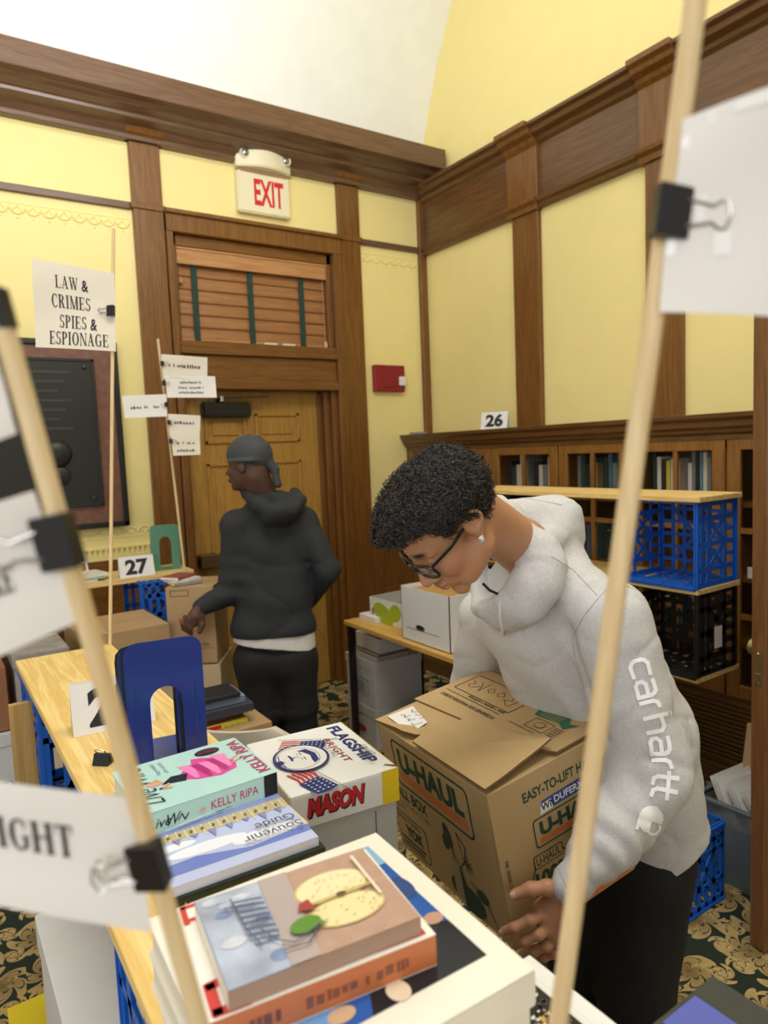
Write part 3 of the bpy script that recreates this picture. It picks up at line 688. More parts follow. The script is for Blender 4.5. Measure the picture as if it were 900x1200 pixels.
# ------------------------------------------------------------------ the far left: numbered shelf, cartons
plank('long pine plank with the number 27 card against the far wall', -.25, 1.13, 3.47, 3.75, 1.05, PINEX, .026)
tent('t27', 'white tent card numbered 27 on the far pine plank', '27', (.855, 3.505, 1.0505), math.radians(-3), .165, .10)
side_crate('blue', 'blue milk crate holding up the end of the far plank', .84, 3.42, .694)
side_crate('black', 'black milk crate under the blue one by the door', .84, 3.42, .347)
side_crate('black', 'lowest black milk crate by the door', .84, 3.42, .0)
side_crate('black', 'black milk crate under the far plank below the plaque', -.1, 3.42, .694)
side_crate('black', 'middle black milk crate below the plaque', -.1, 3.42, .347)
side_crate('black', 'lowest black milk crate below the plaque', -.1, 3.42, .0)
def bookend(mat, label, loc, rz, w_=.125, h=.21, base=.10, hole=True, group=None, tab=True, name='bookend'):
    """upright plate with an arched opening and a foot"""
    t = thing(name, label, 'bookend', loc, (0, 0, rz), group)
    r = .022; pts_o = []
    for cu, cv, a0, a1 in ((w_/2-r, h-r, 0, 90), (-w_/2+r, h-r, 90, 180)):
        pts_o += [(cu+r*math.cos(math.radians(a)), cv+r*math.sin(math.radians(a))) for a in np.linspace(a0, a1, 6)]
    hw = w_*(.205 if tab else .20); hh = h*(.62 if tab else .74)-hw
    inner = [(-hw, 0)]+[(hw*math.cos(math.radians(a)), hh+hw*1.0*math.sin(math.radians(a))) for a in np.linspace(180, 0, 13)]+[(hw, 0)]
    poly = [(w_/2, 0)]+pts_o+[(-w_/2, 0)]+inner
    mb = MB()
    # strip faces between outer and inner
    out = [(w_/2, 0), (w_/2, h*.45)]+pts_o+[(-w_/2, h*.45), (-w_/2, 0)]
    inn = list(reversed(inner)); m = len(inn)
    # resample outer to the same count as inner
    def resample(P, k):
        P = [np.array(q) for q in P]; L = [0]
        for a, b in zip(P[:-1], P[1:]): L.append(L[-1]+np.linalg.norm(b-a))
        o = []
        for s_ in np.linspace(0, L[-1], k):
            j = min(max(np.searchsorted(L, s_)-1, 0), len(P)-2); f_ = (s_-L[j])/max(L[j+1]-L[j], 1e-9); o.append(P[j]*(1-f_)+P[j+1]*f_)
        return o
    K = 41; O_ = resample(out, K); I_ = resample(inn, K); th = .0014
    vs = [(p[0], -th/2, p[1]) for p in O_]+[(p[0], -th/2, p[1]) for p in I_]+[(p[0], th/2, p[1]) for p in O_]+[(p[0], th/2, p[1]) for p in I_]
    fs = []
    for i in range(K-1):
        fs += [(i, i+1, K+i+1, K+i), (2*K+i, 3*K+i, 3*K+i+1, 2*K+i+1), (i, 2*K+i, 2*K+i+1, i+1), (K+i, K+i+1, 3*K+i+1, 3*K+i)]
    mb.add(vs, fs); mb.build('upright', mat, t)
    MB().box(-w_/2, w_/2, .0, base, 0, .0016).build('foot', mat, t, bevel=.0)
    if tab:
        MB().box(-hw+.003, hw-.003, -base*.9, .0, 0.0, .0016).build('tongue', mat, t)
        for s_ in (-1, 1): MB().tube([(s_*w_*.38, -.0008, h*.12), (s_*w_*.38, -.0008, h*.62)], .0016, 6).build('pressed_rib', mat, t)
    return t
bookend(M('sage_metal', '#5a8d75', .4), 'sage green bookend at the end of the far plank', (1.02, 3.56, 1.0505), math.radians(-8), .145, .235, .12, group='bookends', tab=False)
# magazines and a cord on the far plank
for i, (c, lb) in enumerate((('#d8d2bf', 'cream magazine at the bottom of the pile under the plaque'), ('#8fa79b', 'green covered magazine lying on the far plank'), ('#e4e1d6', 'white magazine fanned open on top of the far plank'))):
    o = MB().box(-.14, .14, -.10, .10, 0, .008).build('magazine', M('mag%d' % i, c, .4), bevel=.001); o.location = (.55+.02*i, 3.60, 1.0505+.0085*i); o.rotation_euler = (0, 0, .2*i-.2); tag(o, lb, 'magazine')
o = MB().tube([(.42, 3.5, 1.08), (.45, 3.5, 1.15), (.52, 3.49, 1.20), (.585, 3.49, 1.205), (.62, 3.5, 1.17), (.63, 3.5, 1.11), (.60, 3.5, 1.085), (.56, 3.49, 1.10), (.5, 3.49, 1.095), (.44, 3.5, 1.078)], .006, 6).build('white_cord', WCARD, smooth=True)
tag(o, 'loop of white cord standing up on the far plank', 'cord')

def carton(label, loc, size, mat, rz=0, open_=False, group=None, name='cardboard_carton', tape=None, cat='carton', flaps=True):
    t = thing(name, label, cat, loc, (0, 0, rz), group)
    x, y, z = size; th = .004; mb = MB()
    mb.box(0, x, 0, y, 0, th).box(0, x, 0, th, 0, z).box(0, x, y-th, y, 0, z).box(0, th, th, y-th, 0, z).box(x-th, x, th, y-th, 0, z)
    mb.build('body', mat, t)
    if flaps and not open_:
        MB().box(.0, x, .0, y/2-.0015, z, z+th).build('flap', mat, t); MB().box(.0, x, y/2+.0015, y, z, z+th).build('flap', mat, t)
    if open_:
        MB().bar((x/2, 0, z), (x/2, -.09, z-.06), x*.96, th, None, (0, -.5, 1)).build('flap', mat, t)
        MB().bar((x, y/2, z), (x+.06, y/2, z+.05), y*.96, th, None, (-.5, 0, 1)).build('flap', mat, t)
    if tape: MB().box(x/2-.025, x/2+.025, -.0006, 0, z*.0, z).build('tape', tape, t)
    return t
def lidded(label, loc, size, mat, lid_h=.07, lidmat=None, rz=0, name='file_carton', group=None, cat='carton'):
    t = thing(name, label, cat, loc, (0, 0, rz), group); x, y, z = size; th = .003; g = .004
    mb = MB().box(g, x-g, g, y-g, 0, z-.004)
    mb.build('body', mat, t, bevel=.002)
    mb = MB().box(0, x, 0, y, z-th, z).box(0, x, 0, th, z-lid_h, z-th).box(0, x, y-th, y, z-lid_h, z-th).box(0, th, th, y-th, z-lid_h, z-th).box(x-th, x, th, y-th, z-lid_h, z-th)
    mb.build('lid', lidmat or mat, t, bevel=.0015)
    return t
c = carton('brown cardboard carton with a half open lid under the numbered plank', (.50, 3.0, .70), (.355, .38, .20), CARD2, .03)
MB().bar((.05, .0, .205), (.05, .17, .235), .1, .004, None, (0, 0, 1)).build('lifted_flap', CARD2, c)
c2 = carton('pale cardboard carton with blue print below the brown carton', (.455, 2.98, .50), (.41, .42, .195), CARD3, .0)
p = Print(); BL = M('print_blue', '#2f4fa0', .6)
p.rect(.02, .15, .06, .17, BL); p.text('OL', .17, .07, .06, BL, bold=.05); p.line([(.26, .05), (.40, .05)], .006, GREYINK)
p.build('print', c2, (0, -.001, 0), (1, 0, 0), (0, 0, 1))
carton('plain carton at the middle of the stack below the plaque', (.455, 2.98, .25), (.41, .42, .245), CARD2, 0)
carton('plain carton on the floor at the bottom of the stack below the plaque', (.455, 2.98, 0), (.41, .42, .245), CARD3, 0)
# more cartons further left
c = lidded('pale carton marked TY on the carpet at the left edge', (-.20, 2.90, 0), (.42, .36, .62), M('ty_box', '#c3c5ca', .5), .05)
p = Print(); p.text('TY', .36, .40, .035, GREYINK); p.build('handwriting', c, (0, .001, 0), (1, 0, 0), (0, 0, 1))
carton('reddish brown carton on the pale carton marked TY', (-.17, 2.92, .6205), (.38, .32, .24), M('red_brown_carton', '#8c5f45', .7, var=.08))
lidded('grey and white printed carton beside the reddish brown one', (.235, 2.92, .62), (.20, .30, .28), M('printed_grey', '#9a9390', .6, var=.25, vscale=18), .05)
carton('plain carton under the grey and white printed one', (.235, 2.92, 0), (.20, .30, .615), CARD3)
# table by the man: stack of books and held carton
def mk_book(label, loc, size, cover, rz=0, pages=PAGES, group=None, spine=(0, 0, 0), name='book', hard=True, soft_r=.0):
    """closed book lying flat: spine on the -y side; size x (along spine), y, z"""
    t = thing(name, label, 'book', loc, (0, 0, rz), group)
    x, y, z = size; c = .0025 if hard else .0007; ov = .003 if hard else 0
    MB().box(0, x, 0, y, z-c, z).build('front_cover', cover, t, bevel=.0008 if hard else 0)
    MB().box(0, x, 0, y, 0, c).build('back_cover', cover, t, bevel=.0008 if hard else 0)
    MB().box(0, x, 0, c, c, z-c).build('spine', cover, t)
    MB().box(ov, x-ov, c, y-ov, c, z-c).build('page_block', pages, t)
    return t
stack = [((.72, 2.30, .665), (.19, .14, .018), '#d8cb4a', 'yellow and red spined book'), ((.70, 2.31, .684), (.20, .15, .022), '#5b2430', 'dark red book'), ((.71, 2.30, .707), (.22, .15, .030), '#3a3f4c', 'black book'),
         ((.70, 2.32, .738), (.21, .15, .024), '#7f93b4', 'pale blue book'), ((.72, 2.31, .763), (.17, .13, .016), '#22242b', 'thin black book')]
for loc, sz, c_, lb in stack:
    b = mk_book(lb+' in the stack beside the standing man', loc, sz, M('bk'+c_[1:], c_, .4), rs.uniform(-.06, .06), group='books stacked beside the standing man')
    if c_ == '#d8cb4a':
        p = Print(); p.rect(.03, .09, .002, .016, RED); p.text('...', .1, .004, .008, INK, width=.06); p.build('spine_print', b, (0, -.0002, 0), (1, 0, 0), (0, 0, 1))
b = mk_book('white framed book standing on the stack beside the standing man', (.70, 2.305, .78), (.055, .02, .075), WCARD, 0)
MB().box(.014, .04, -.0006, 0, .02, .055).build('cover_picture', INK, b)
carton('plain carton under the stack of books beside the standing man', (.62, 2.25, .33), (.36, .36, .33), CARD2)
carton('lowest plain carton under the stack of books', (.62, 2.25, 0), (.36, .36, .325), CARD3)
hb_ = at(254, 760, 3.10); hx = (math.cos(math.radians(-33)), math.sin(math.radians(-33)))
c = carton('tall brown carton held by the man in the black hoodie', (hb_[0]-.21*hx[0], hb_[1]-.21*hx[1], .70), (.21, .26, .345), CARD2, math.radians(-33), open_=False)
p = Print(); p.line([(.02, .31), (.10, .31), (.10, .335), (.02, .335)], .003, GREYINK, closed=True); p.text('books', .11, .08, .02, GREYINK); p.line([(.11, .07), (.2, .07)], .002, GREYINK); p.text('R', .05, .19, .02, RED)
p.build('print', c, (0, -.0005, 0), (1, 0, 0), (0, 0, 1))
carton('brown carton below the one the standing man holds', (hb_[0]-.21*hx[0], hb_[1]-.21*hx[1], .36), (.22, .27, .33), CARD3, math.radians(-33))
carton('carton on the floor in front of the standing man', (hb_[0]-.21*hx[0], hb_[1]-.21*hx[1], 0), (.22, .27, .35), CARD2, math.radians(-33))
for i in range(3):
    o = mk_book(['torn grey magazine lying on the held carton', 'white paperback lying on the held carton', 'red paperback at the top of the held carton'][i], (hb_[0]-.14+.01*i, hb_[1]+.10, 1.0525+.0125*i), (.13, .10, .012), M('mg%d' % i, ['#8e8a84', '#ded8cc', '#8a4a40'][i], .5, var=.2, vscale=30), .3*i, hard=False)

# ------------------------------------------------------------------ table at the back with file boxes
tb = thing('folding_table', 'pale wood folding table by the far oak panelling', 'table', (0, 0, 0))
MB().box(1.865, 2.362, 2.20, 3.24, .675, .70).build('tabletop', MW('table_top', '#c99a4a', '#d8ac5e', 'Y', .8, .4), tb, bevel=.003)
for x in (2.31,):
    for y in (2.3, 3.16): MB().box(x, x+.03, y, y+.03, 0, .675).build('leg', BLACK, tb)
for y in (2.27, ): MB().box(1.90, 1.93, y, y+.03, 0, .675).build('leg', BLACK, tb)
MB().box(1.88, 1.91, 3.195, 3.225, 0, .675).build('leg', BLACK, tb)
t = thing('file_box', 'white archive box with an oval handhold on the back table', 'box', (1.90, 2.36, .7005))
mb = MB(); x, y, z = .33, .37, .26
mb.box(0, x, 0, y, 0, .004).box(0, .004, 0, y, 0, z).box(x-.004, x, 0, y, 0, z).box(0, x, 0, .004, 0, z).box(0, x, y-.004, y, 0, z)
mb.build('body', WCARD, t)
MB().box(.006, x-.006, .006, y-.006, z-.03, z-.02).build('contents', M('kraft_files', '#b98f52', .7, var=.15, vscale=20), t)
p = Print(); p.line([(.02, .062), (.27, .062)], .003, GREYINK); p.ell(.30-.17, .075, .036, .014, GREYINK); p.ell(.30-.17, .078, .028, .009, INK)
p.build('handhold', t, (-.0002, .35, 0), (0, -1, 0), (0, 0, 1))
t = thing('juice_carton_box', 'white and green printed box beside the archive box on the back table', 'box', (2.0, 2.80, .7005), (0, 0, math.radians(4)))
MB().box(0, .26, 0, .34, 0, .13).build('body', M('gbox', '#e3e1dc', .5), t, bevel=.002)
GR = M('leaf_green', '#a4b62e', .5)
p = Print(); p.ell(.12, .05, .09, .05, GR, rot=-.4); p.ell(.22, .07, .05, .045, GR, rot=.5); p.ell(.03, .055, .014, .02, M('pinkp', '#b06a7a', .5)); p.build('print', t, (-.0005, .34, 0), (0, -1, 0), (0, 0, 1))
p = Print(); p.rect(.0, .25, .0, .33, M('lidpr', '#8b8b84', .6)); p.build('top_print', t, (0, 0, .131), (1, 0, 0), (0, 1, 0))
o = MB().box(0, .2, 0, .16, 0, .03).build('paper_stack', WCARD, bevel=.001); o.location = (1.95, 3.05, .7005); tag(o, 'small stack of white paper at the end of the back table', 'paper')
for i in range(3):
    o = MB().box(0, .02, 0, .035, 0, .27).build('cardboard_tube', M('offwhite_tube', '#cfc8b4', .6), bevel=.003); o.location = (2.272+.026*i, 2.80+.02*i, .7005); o.rotation_euler = (0, math.radians(2+2*i), 0)
    tag(o, ['first', 'middle', 'last'][i]+' of three upright white strips behind the green printed box', 'strip', 'white strips behind the green printed box')
WG = M('box_white_grey', '#c9c9c8', .55)
def banker(label, z, h, red):
    t = lidded(label, (1.93, 3.05, z), (.32, .30, h), WG, .05); p = Print()
    if red: p.ell(-.0+.13, .09, .065, .022, M('redprint', '#a84048', .6)); p.line([(.1, h-.055), (.16, h-.055)], .006, GREYINK)
    else:
        p.rrect(.06, .23, .06, .15, .006, .003, GREYINK)
        for k in range(4): p.rect(.08, .20, .075+.016*k, .08+.016*k, GREYINK)
    p.build('print', t, (-.0006, .30, 0), (0, -1, 0), (0, 0, 1))
banker('grey white file carton with red print on the floor under the back table', 0, .225, True)
banker('file carton with a printed form on top of the red printed one', .226, .26, False)
for i, (z, h, c_, lb) in enumerate(((.487, .022, '#b9a6a0', 'pinkish book lying on the file carton under the back table'), (.51, .014, '#6e6a66', 'thin grey book under the back table'), (.525, .08, '#d2d2d0', 'small white box squeezed under the back tabletop'))):
    b = mk_book(lb, (1.96+.01*i, 3.06, z), (.2, .25, h), M('ub%d' % i, c_, .5), 0)
    if i == 2: b['category'] = 'box'; b.name = 'small_box'
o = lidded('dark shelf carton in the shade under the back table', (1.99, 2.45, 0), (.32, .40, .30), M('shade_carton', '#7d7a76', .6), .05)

# beige plastic chair behind the copy paper carton
t = thing('plastic_chair', 'beige moulded plastic chair standing behind the white copy paper box', 'chair', (.70, 1.78, 0), (0, 0, math.radians(-38)))
t.scale = (1, 1, 1.05)
BEI = M('beige_plastic', '#cfc7b4', .4)
mb = MB(); K = 15; rows_ = []
for j, z in enumerate((.46, .60, .74, .83, .862)):
    hw = (.20, .20, .19, .165, .11)[j]
    rows_.append([(hw*math.sin(a), -.02-.05*math.cos(a)-(z-.46)*.15, z) for a in np.linspace(-1.2, 1.2, K)])
vs = [p for r_ in rows_ for p in r_]; vb = [(x, y+.012, z) for x, y, z in vs]; n = len(vs)
fs = [(j*K+i, j*K+i+1, (j+1)*K+i+1, (j+1)*K+i) for j in range(4) for i in range(K-1)]
fs2 = [tuple(q+n for q in reversed(f_)) for f_ in fs]
rim = [(i, i+1, n+i+1, n+i) for i in range(4*K, 5*K-1)]+[(j*K, (j+1)*K, n+(j+1)*K, n+j*K) for j in range(4)]+[(j*K+K-1, (j+1)*K+K-1, n+(j+1)*K+K-1, n+j*K+K-1) for j in range(4)]
mb.add(vs+vb, fs+fs2+rim).build('backrest', BEI, t, smooth=True)
MB().box(-.20, .20, -.06, .34, .44, .47).build('seat', BEI, t, bevel=.012, seg=2)
for x in (-.18, .18):
    for y in (-.04, .31): MB().tube([(x, y, .44), (x*1.15, y*1.1, 0)], .012, 8).build('leg', STEEL, t, smooth=True)

# ------------------------------------------------------------------ near plank with bookends
plank('wide knotty pine plank carrying the blue bookends', .19, .457, .93, 2.26, 1.05)
plank('pine plank under the tall picture books in front', .15, .44, .22, .925, 1.05)
crate('blue', 'blue milk crate standing under the far end of the bookend plank', (.335, 2.05, .69), (0, 0, 0), .27, .33, .34)
crate('black', 'black milk crate below the blue one at the far end of the bookend plank', (.335, 2.05, .345), (0, 0, 0), .27, .33, .34)
crate('black', 'lowest black milk crate at the far end of the bookend plank', (.335, 2.05, .0), (0, 0, 0), .27, .33, .34)
for i, (y, nm) in enumerate(((.80, 'where the two near planks meet'), (.38, 'under the near end of the front plank'))):
    crate('blue', 'top blue milk crate '+nm, (.305, y, .69), (0, 0, 0), .27, .28, .34)
    crate('black', 'middle black milk crate '+nm, (.305, y, .345), (0, 0, 0), .27, .28, .34)
    crate('black', 'black milk crate on the floor '+nm, (.305, y, 0), (0, 0, 0), .27, .28, .34)
o = MB().box(0, .055, 0, .018, 0, .38).build('pine_board', MW('rough_pine', '#b08a4c', '#c6a062', 'Z', 1, .6), bevel=.001); o.location = (.1435, 2.0, .62); tag(o, 'narrow pine board standing upright at the side of the plank', 'board')
tent('t2x', 'white tent card with a large 2 partly hidden by the dowel and bookend', '25', (.308, 1.555, 1.0505), math.radians(-6), .165, .105, .07, dw=.10)
nb = 4
for i in range(nb):
    m_ = NAVY if i == 0 else (BLACK if i % 2 else NAVY)
    bookend(m_, ['glossy navy blue bookend in front of the nested set on the pine plank', 'black bookend directly behind the front navy one', 'navy bookend deep in the nested set', 'black bookend at the back of the nested set'][i],
            (.348-.004*i, 1.278+.0045*i, 1.0503+.0018*(nb-1-i)), math.radians(-10+.5*i), .140, .232, .12, group='nested bookends', tab=(i == 0))
# small black binder clip lying beside the bookends
t = thing('binder_clip', 'small black binder clip lying on the plank beside the bookends', 'clip', (.245, 1.36, 1.0505), (0, 0, .8))
MB().prism([(-.012, 0), (.012, 0), (.003, .02), (-.003, .02)], (0, -.016, 0), (1, 0, 0), (0, 0, 1), -.032).build('body', BLACK, t)
MB().tube([(0, -.008, .018), (-.01, -.01, .03), (-.014, 0, .033), (-.01, .01, .03), (0, .008, .018)], .001, 6).build('handle', STEEL, t)
# white lidded box, yellow folder at the lower left
lidded('white lidded box in the gap left of the front plank', (.115, .99, .50), (.24, .46, .25), M('lid_grey', '#d2d2d3', .4), .06)
carton('plain carton under the white lidded box', (.115, .99, .0), (.24, .46, .49), CARD2)
t = mk_book('yellow folder with a white edge on the carpet at the lower left', (.085, 1.98, .001), (.105, .265, .02), M('folder_yellow', '#e8cf1e', .4), 0)

# ------------------------------------------------------------------ dowels with paper signs
def clip(c, ax, side, s, name='binder_clip', label='', up=(0, 0, 1), loops=True, mat=BLACK, out=None):
    """binder clip: c centre, ax along the spine (up the dowel), side direction to the paper"""
    c, ax, side = (np.array(q, float) for q in (c, ax, side)); ax /= np.linalg.norm(ax); side -= ax*(side@ax); side /= np.linalg.norm(side); n = np.cross(side, ax)
    t = thing(name, label, 'clip', tuple(c))
    mb = MB(); L = s*.95; dth = s*.55
    prof = [(-dth*.55, -dth*.42), (-dth*.55, dth*.42), (dth*.75, dth*.06), (dth*.75, -dth*.06)]
    a = [side*p+n*q-ax*L/2 for p, q in prof]; b = [side*p+n*q+ax*L/2 for p, q in prof]
    mb.add(a+b, [(0, 1, 2, 3), (7, 6, 5, 4), (0, 4, 5, 1), (1, 5, 6, 2), (2, 6, 7, 3), (3, 7, 4, 0)])
    mb.build('body', mat, t, bevel=s*.02)
    if loops:
        for sg in (-1, 1):
            pts = []
            for u_, v_ in ((.6, .32), (1.1, .26), (1.5, .2), (1.75, .34), (2.0, .34), (2.15, 0), (2.0, -.34), (1.75, -.34), (1.5, -.2), (1.1, -.26), (.6, -.32)):
                pts.append(side*(dth*u_*.95)+ax*(v_*L*.8)+n*sg*(dth*.06+.1*dth*max(0, u_-.6)))
            MB().tube(pts, s*.028, 6).build('wire_handle', STEEL, t, smooth=True)
    return t
def paper(name, label, c0, c1, c2, c3, mat, lines=None, serif=True, curl=0.004, ink=INK, group='paper signs on dowels', tapes=()):
    """sheet through 4 corners (top-left, top-right, bottom-right, bottom-left), text lines as (string, u centre, v, height, width) in fractions"""
    P = [np.array(q, float) for q in (c0, c1, c2, c3)]
    N = np.cross(P[1]-P[0], P[3]-P[0]); N /= np.linalg.norm(N)
    if N@(CAM-P[0]) < 0: N = -N
    def S(u, v): return (P[0]*(1-u)+P[1]*u)*(1-v)+(P[3]*(1-u)+P[2]*u)*v+N*curl*(math.sin(PI*u)*.8+.5*math.sin(2.2*PI*v+u*2))
    nx, ny = 14, 12; org = P[0]
    vs = [S(i/nx, j/ny)-org for j in range(ny+1) for i in range(nx+1)]; vb = [p-N*.0003 for p in vs]; n = len(vs); K = nx+1
    fs = [(j*K+i, j*K+i+1, (j+1)*K+i+1, (j+1)*K+i) for j in range(ny) for i in range(nx)]
    mb = MB().add(vs+vb, fs+[tuple(q+n for q in reversed(f_)) for f_ in fs])
    t = thing(name, label, 'sign', tuple(org), group=group)
    mb.build('sheet', mat, t, smooth=True)
    if tapes:
        W_ = np.linalg.norm(P[1]-P[0]); H_ = np.linalg.norm(P[3]-P[0]); p = Print()
        for u0, u1, v0, v1 in tapes:
            for k in range(6): p.rect(u0*W_+(u1-u0)*W_*k/6, u0*W_+(u1-u0)*W_*(k+1)/6, -v1*H_, -v0*H_, M('clear_tape', '#fbfaf8', .12), 1)
        p.build('adhesive_tape', t, (0, 0, 0), (1, 0, 0), (0, 1, 0), warp=lambda a, b, z: S(a/W_, -b/H_)-org+N*(z+.0004))
    if lines:
        W_ = np.linalg.norm(P[1]-P[0]); H_ = np.linalg.norm(P[3]-P[0]); p = Print()
        for s_, uc, vb_, hh, ww in lines:
            if s_ == 'scr': p.scrib(uc*W_-ww*W_/2, -vb_*H_, ww*W_, hh*H_, ink, int(uc*97+vb_*1000)); continue
            (p.serif if serif else p.text)(s_, uc*W_, -vb_*H_, hh*H_, ink, width=ww*W_ if ww else None, align='c')
        p.build('lettering', t, (0, 0, 0), (1, 0, 0), (0, 1, 0), warp=lambda a, b, z: S(a/W_, -b/H_)-org+N*(z+.0004))
    return t
# tall thin dowel on the bookend plank with the LAW & CRIMES sheet
def dowel(label, a, b, r, group='wooden dowels'):
    a, b = np.array(a), np.array(b); o = MB().tube([b-b, a-b], r, 12).build('wooden_dowel', DOWEL, smooth=True); o.location = tuple(b)
    return tag(o, label, 'dowel', group)
dowel('thin dowel rising from the back of the bookend plank with the law sign', at(133, 268, 2.13), (.452, 2.245, 1.0505), .0055)
paper('paper_sign', 'cream sheet reading LAW & CRIMES, SPIES & ESPIONAGE clipped to the thin dowel', at(37, 303, 2.10), at(134, 321, 2.128), at(136, 412, 2.13), at(42, 407, 2.10), PAPERW,
      [('LAW &', .48, .29, .145, .40), ('CRIMES', .46, .52, .155, .47), ('SPIES &', .545, .755, .155, .46), ('ESPIONAGE', .545, .955, .155, .73)], curl=.005)
clip(at(130, 364, 2.118), at(130, 350, 2.118)-at(130, 380, 2.118), -CR, .034, label='black binder clip holding the law sign to the thin dowel')
# far dowel with five small labels
dowel('slim dowel standing on the far plank with five small paper labels', at(185, 397, 3.38), (1.085, 3.478, 1.0506), .0065)
DD = 3.36
for (lb, c, tx) in (('upper warm white label with one bold line on the far dowel', ((189, 415), (243, 419), (243, 446), (191, 444)), [('scr', .5, .52, .15, .7)]),
                    ('wide white label with three lines of print on the far dowel', ((193, 440), (252, 441), (254, 466), (196, 466)), [('scr', .5, .36, .10, .42), ('scr', .5, .60, .10, .5), ('scr', .5, .82, .10, .5)]),
                    ('white label pointing away to the plaque side of the far dowel', ((143, 464), (195, 462), (196, 488), (146, 490)), [('scr', .5, .62, .13, .66)]),
                    ('cream label with one line of print low on the far dowel', ((197, 485), (235, 487), (234, 513), (199, 511)), [('scr', .5, .45, .14, .6)]),
                    ('lowest cream label with two bold lines on the far dowel', ((200, 511), (234, 512), (235, 533), (203, 534)), [('scr', .5, .42, .14, .62), ('scr', .5, .82, .14, .66)])):
    paper('paper_label', lb, *[at(px, py, DD) for px, py in c], PAPERW if 'cream' in lb or 'warm' in lb else PAPER, tx, serif=False, curl=.002, ink=GREYINK, group='labels on the far dowel')
for i, (px, py) in enumerate(((190, 426), (192, 449), (195, 474), (198, 495), (200, 517))):
    clip(at(px, py, DD-.01), (0, 0, 1), CR if i != 2 else -CR, .024, label='tiny black binder clip, %s from the top of the far dowel' % ['first', 'second', 'third', 'fourth', 'fifth'][i], loops=True)
# near leaning dowel at the left with three sheets
dA, dB = at(-6, 345, .300), at(238, 1215, .345)
ND = dB-dA
def onA(py): return dA+ND*((py-345)/870.0)
dowel('blurred leaning dowel in the left foreground', dA, dA+ND*((1.0525-dA[2])/ND[2]), .0046)
axA = -ND
paper('paper_sign', 'near white sheet ending in the letter E on the leaning dowel', at(-170, 642, .29), at(40, 575, .311), at(92, 728, .318), at(-125, 822, .295), PAPER, [('LITERATURE', .43, .62, .19, .62)], curl=.002)
paper('paper_sign', 'near white sheet ending in IGHT low on the leaning dowel', at(-135, 895, .325), at(160, 935, .335), at(178, 1092, .338), at(-120, 1035, .325), PAPER, [('INSIGHT', .47, .53, .25, .50)], curl=.002)
paper('paper_sign', 'corner of a white sheet high on the leaning dowel at the left edge', at(-80, 415, .30), at(-4, 420, .303), at(20, 508, .308), at(-60, 540, .30), PAPER, None, curl=.001)
clip(onA(608)-CF*.006, axA, -CR, .026, label='black binder clip halfway up the leaning dowel', out=1)
clip(onA(985)-CF*.006, axA, -CR, .024, label='black binder clip low on the leaning dowel')
clip(onA(362)-CF*.002, axA, -CR, .018, label='black binder clip at the very top of the leaning dowel', loops=False)
# near dowel at the right with the blank back of a sheet
eA, eB = at(817, -12, .335), at(652, 1215, .40)
dowel('blurred dowel in the right foreground crossing the whole view', eA, eA+(eB-eA)*((1.0525-eA[2])/(eB[2]-eA[2])), .0054)
axB = eA-eB
paper('paper_sign', 'blank back of a white sheet clipped to the right foreground dowel', at(800, 140, .335), at(960, 85, .33), at(960, 376, .335), at(772, 366, .345), PAPER, None, curl=.004, tapes=((.17, .23, .02, .55), (.0, .06, .10, .70), (.30, .42, .60, .72), (.35, .95, .02, .07)))
clip(at(785, 248, .338), axB, CR-.12*CU, .0255, label='large black binder clip on the right foreground dowel')

# ------------------------------------------------------------------ books in front
def rgbm(h, r=.35): return M('p'+h[1:], h, r, spec=.35)
TEAL = rgbm('#b5dbd6', .25)
o = mk_book('plain cream book hidden under the pale teal hardcover', (.235, 1.045, 1.0505), (.18, .10, .039), rgbm('#d8d0bc'), 0)
b = mk_book('pale teal hardcover with a pink ball gown on its jacket', (.218, .966, 1.091), (.208, .168, .036), TEAL, math.radians(1))
p = Print(); PK = rgbm('#d94f9c', .3); PKL = rgbm('#ec8cc0', .3); PKD = rgbm('#b23379', .3); SKN = rgbm('#d9a48c'); BK = rgbm('#23262b'); MAG = rgbm('#c2366f')
p.poly([(.075, .075), (.10, .055), (.135, .045), (.165, .055), (.172, .08), (.16, .105), (.13, .125), (.115, .13), (.108, .105), (.09, .095)], PK)
for a, c, m_ in ((.10, .06, PKL), (.118, .052, PKD), (.132, .052, PKL), (.146, .056, PKD), (.156, .066, PKL)): p.poly([(a, c), (a+.006, c), (a+.012, c+.05), (a-.012, c+.058)], m_)
p.poly([(.05, .072), (.085, .062), (.095, .085), (.07, .09)], BK); p.ell(.042, .082, .012, .009, SKN); p.poly([(.035, .085), (.048, .095), (.052, .086)], rgbm('#caa35a')); p.line([(.06, .068), (.045, .06), (.06, .055)], .005, SKN)
p.line([(.165, .075), (.182, .082), (.188, .08)], .004, SKN); p.line([(.165, .085), (.18, .095)], .004, SKN)
p.ell(.147, .140, .021, .013, BK); p.text('NATIONAL', .147, .143, .004, MAG, width=.03, align='c'); p.text('BESTSELLER', .147, .136, .004, MAG, width=.032, align='c')
p.text('KELLY RIPA', .203, .012, .020, MAG, width=.142, rot=PI/2, bold=.01)
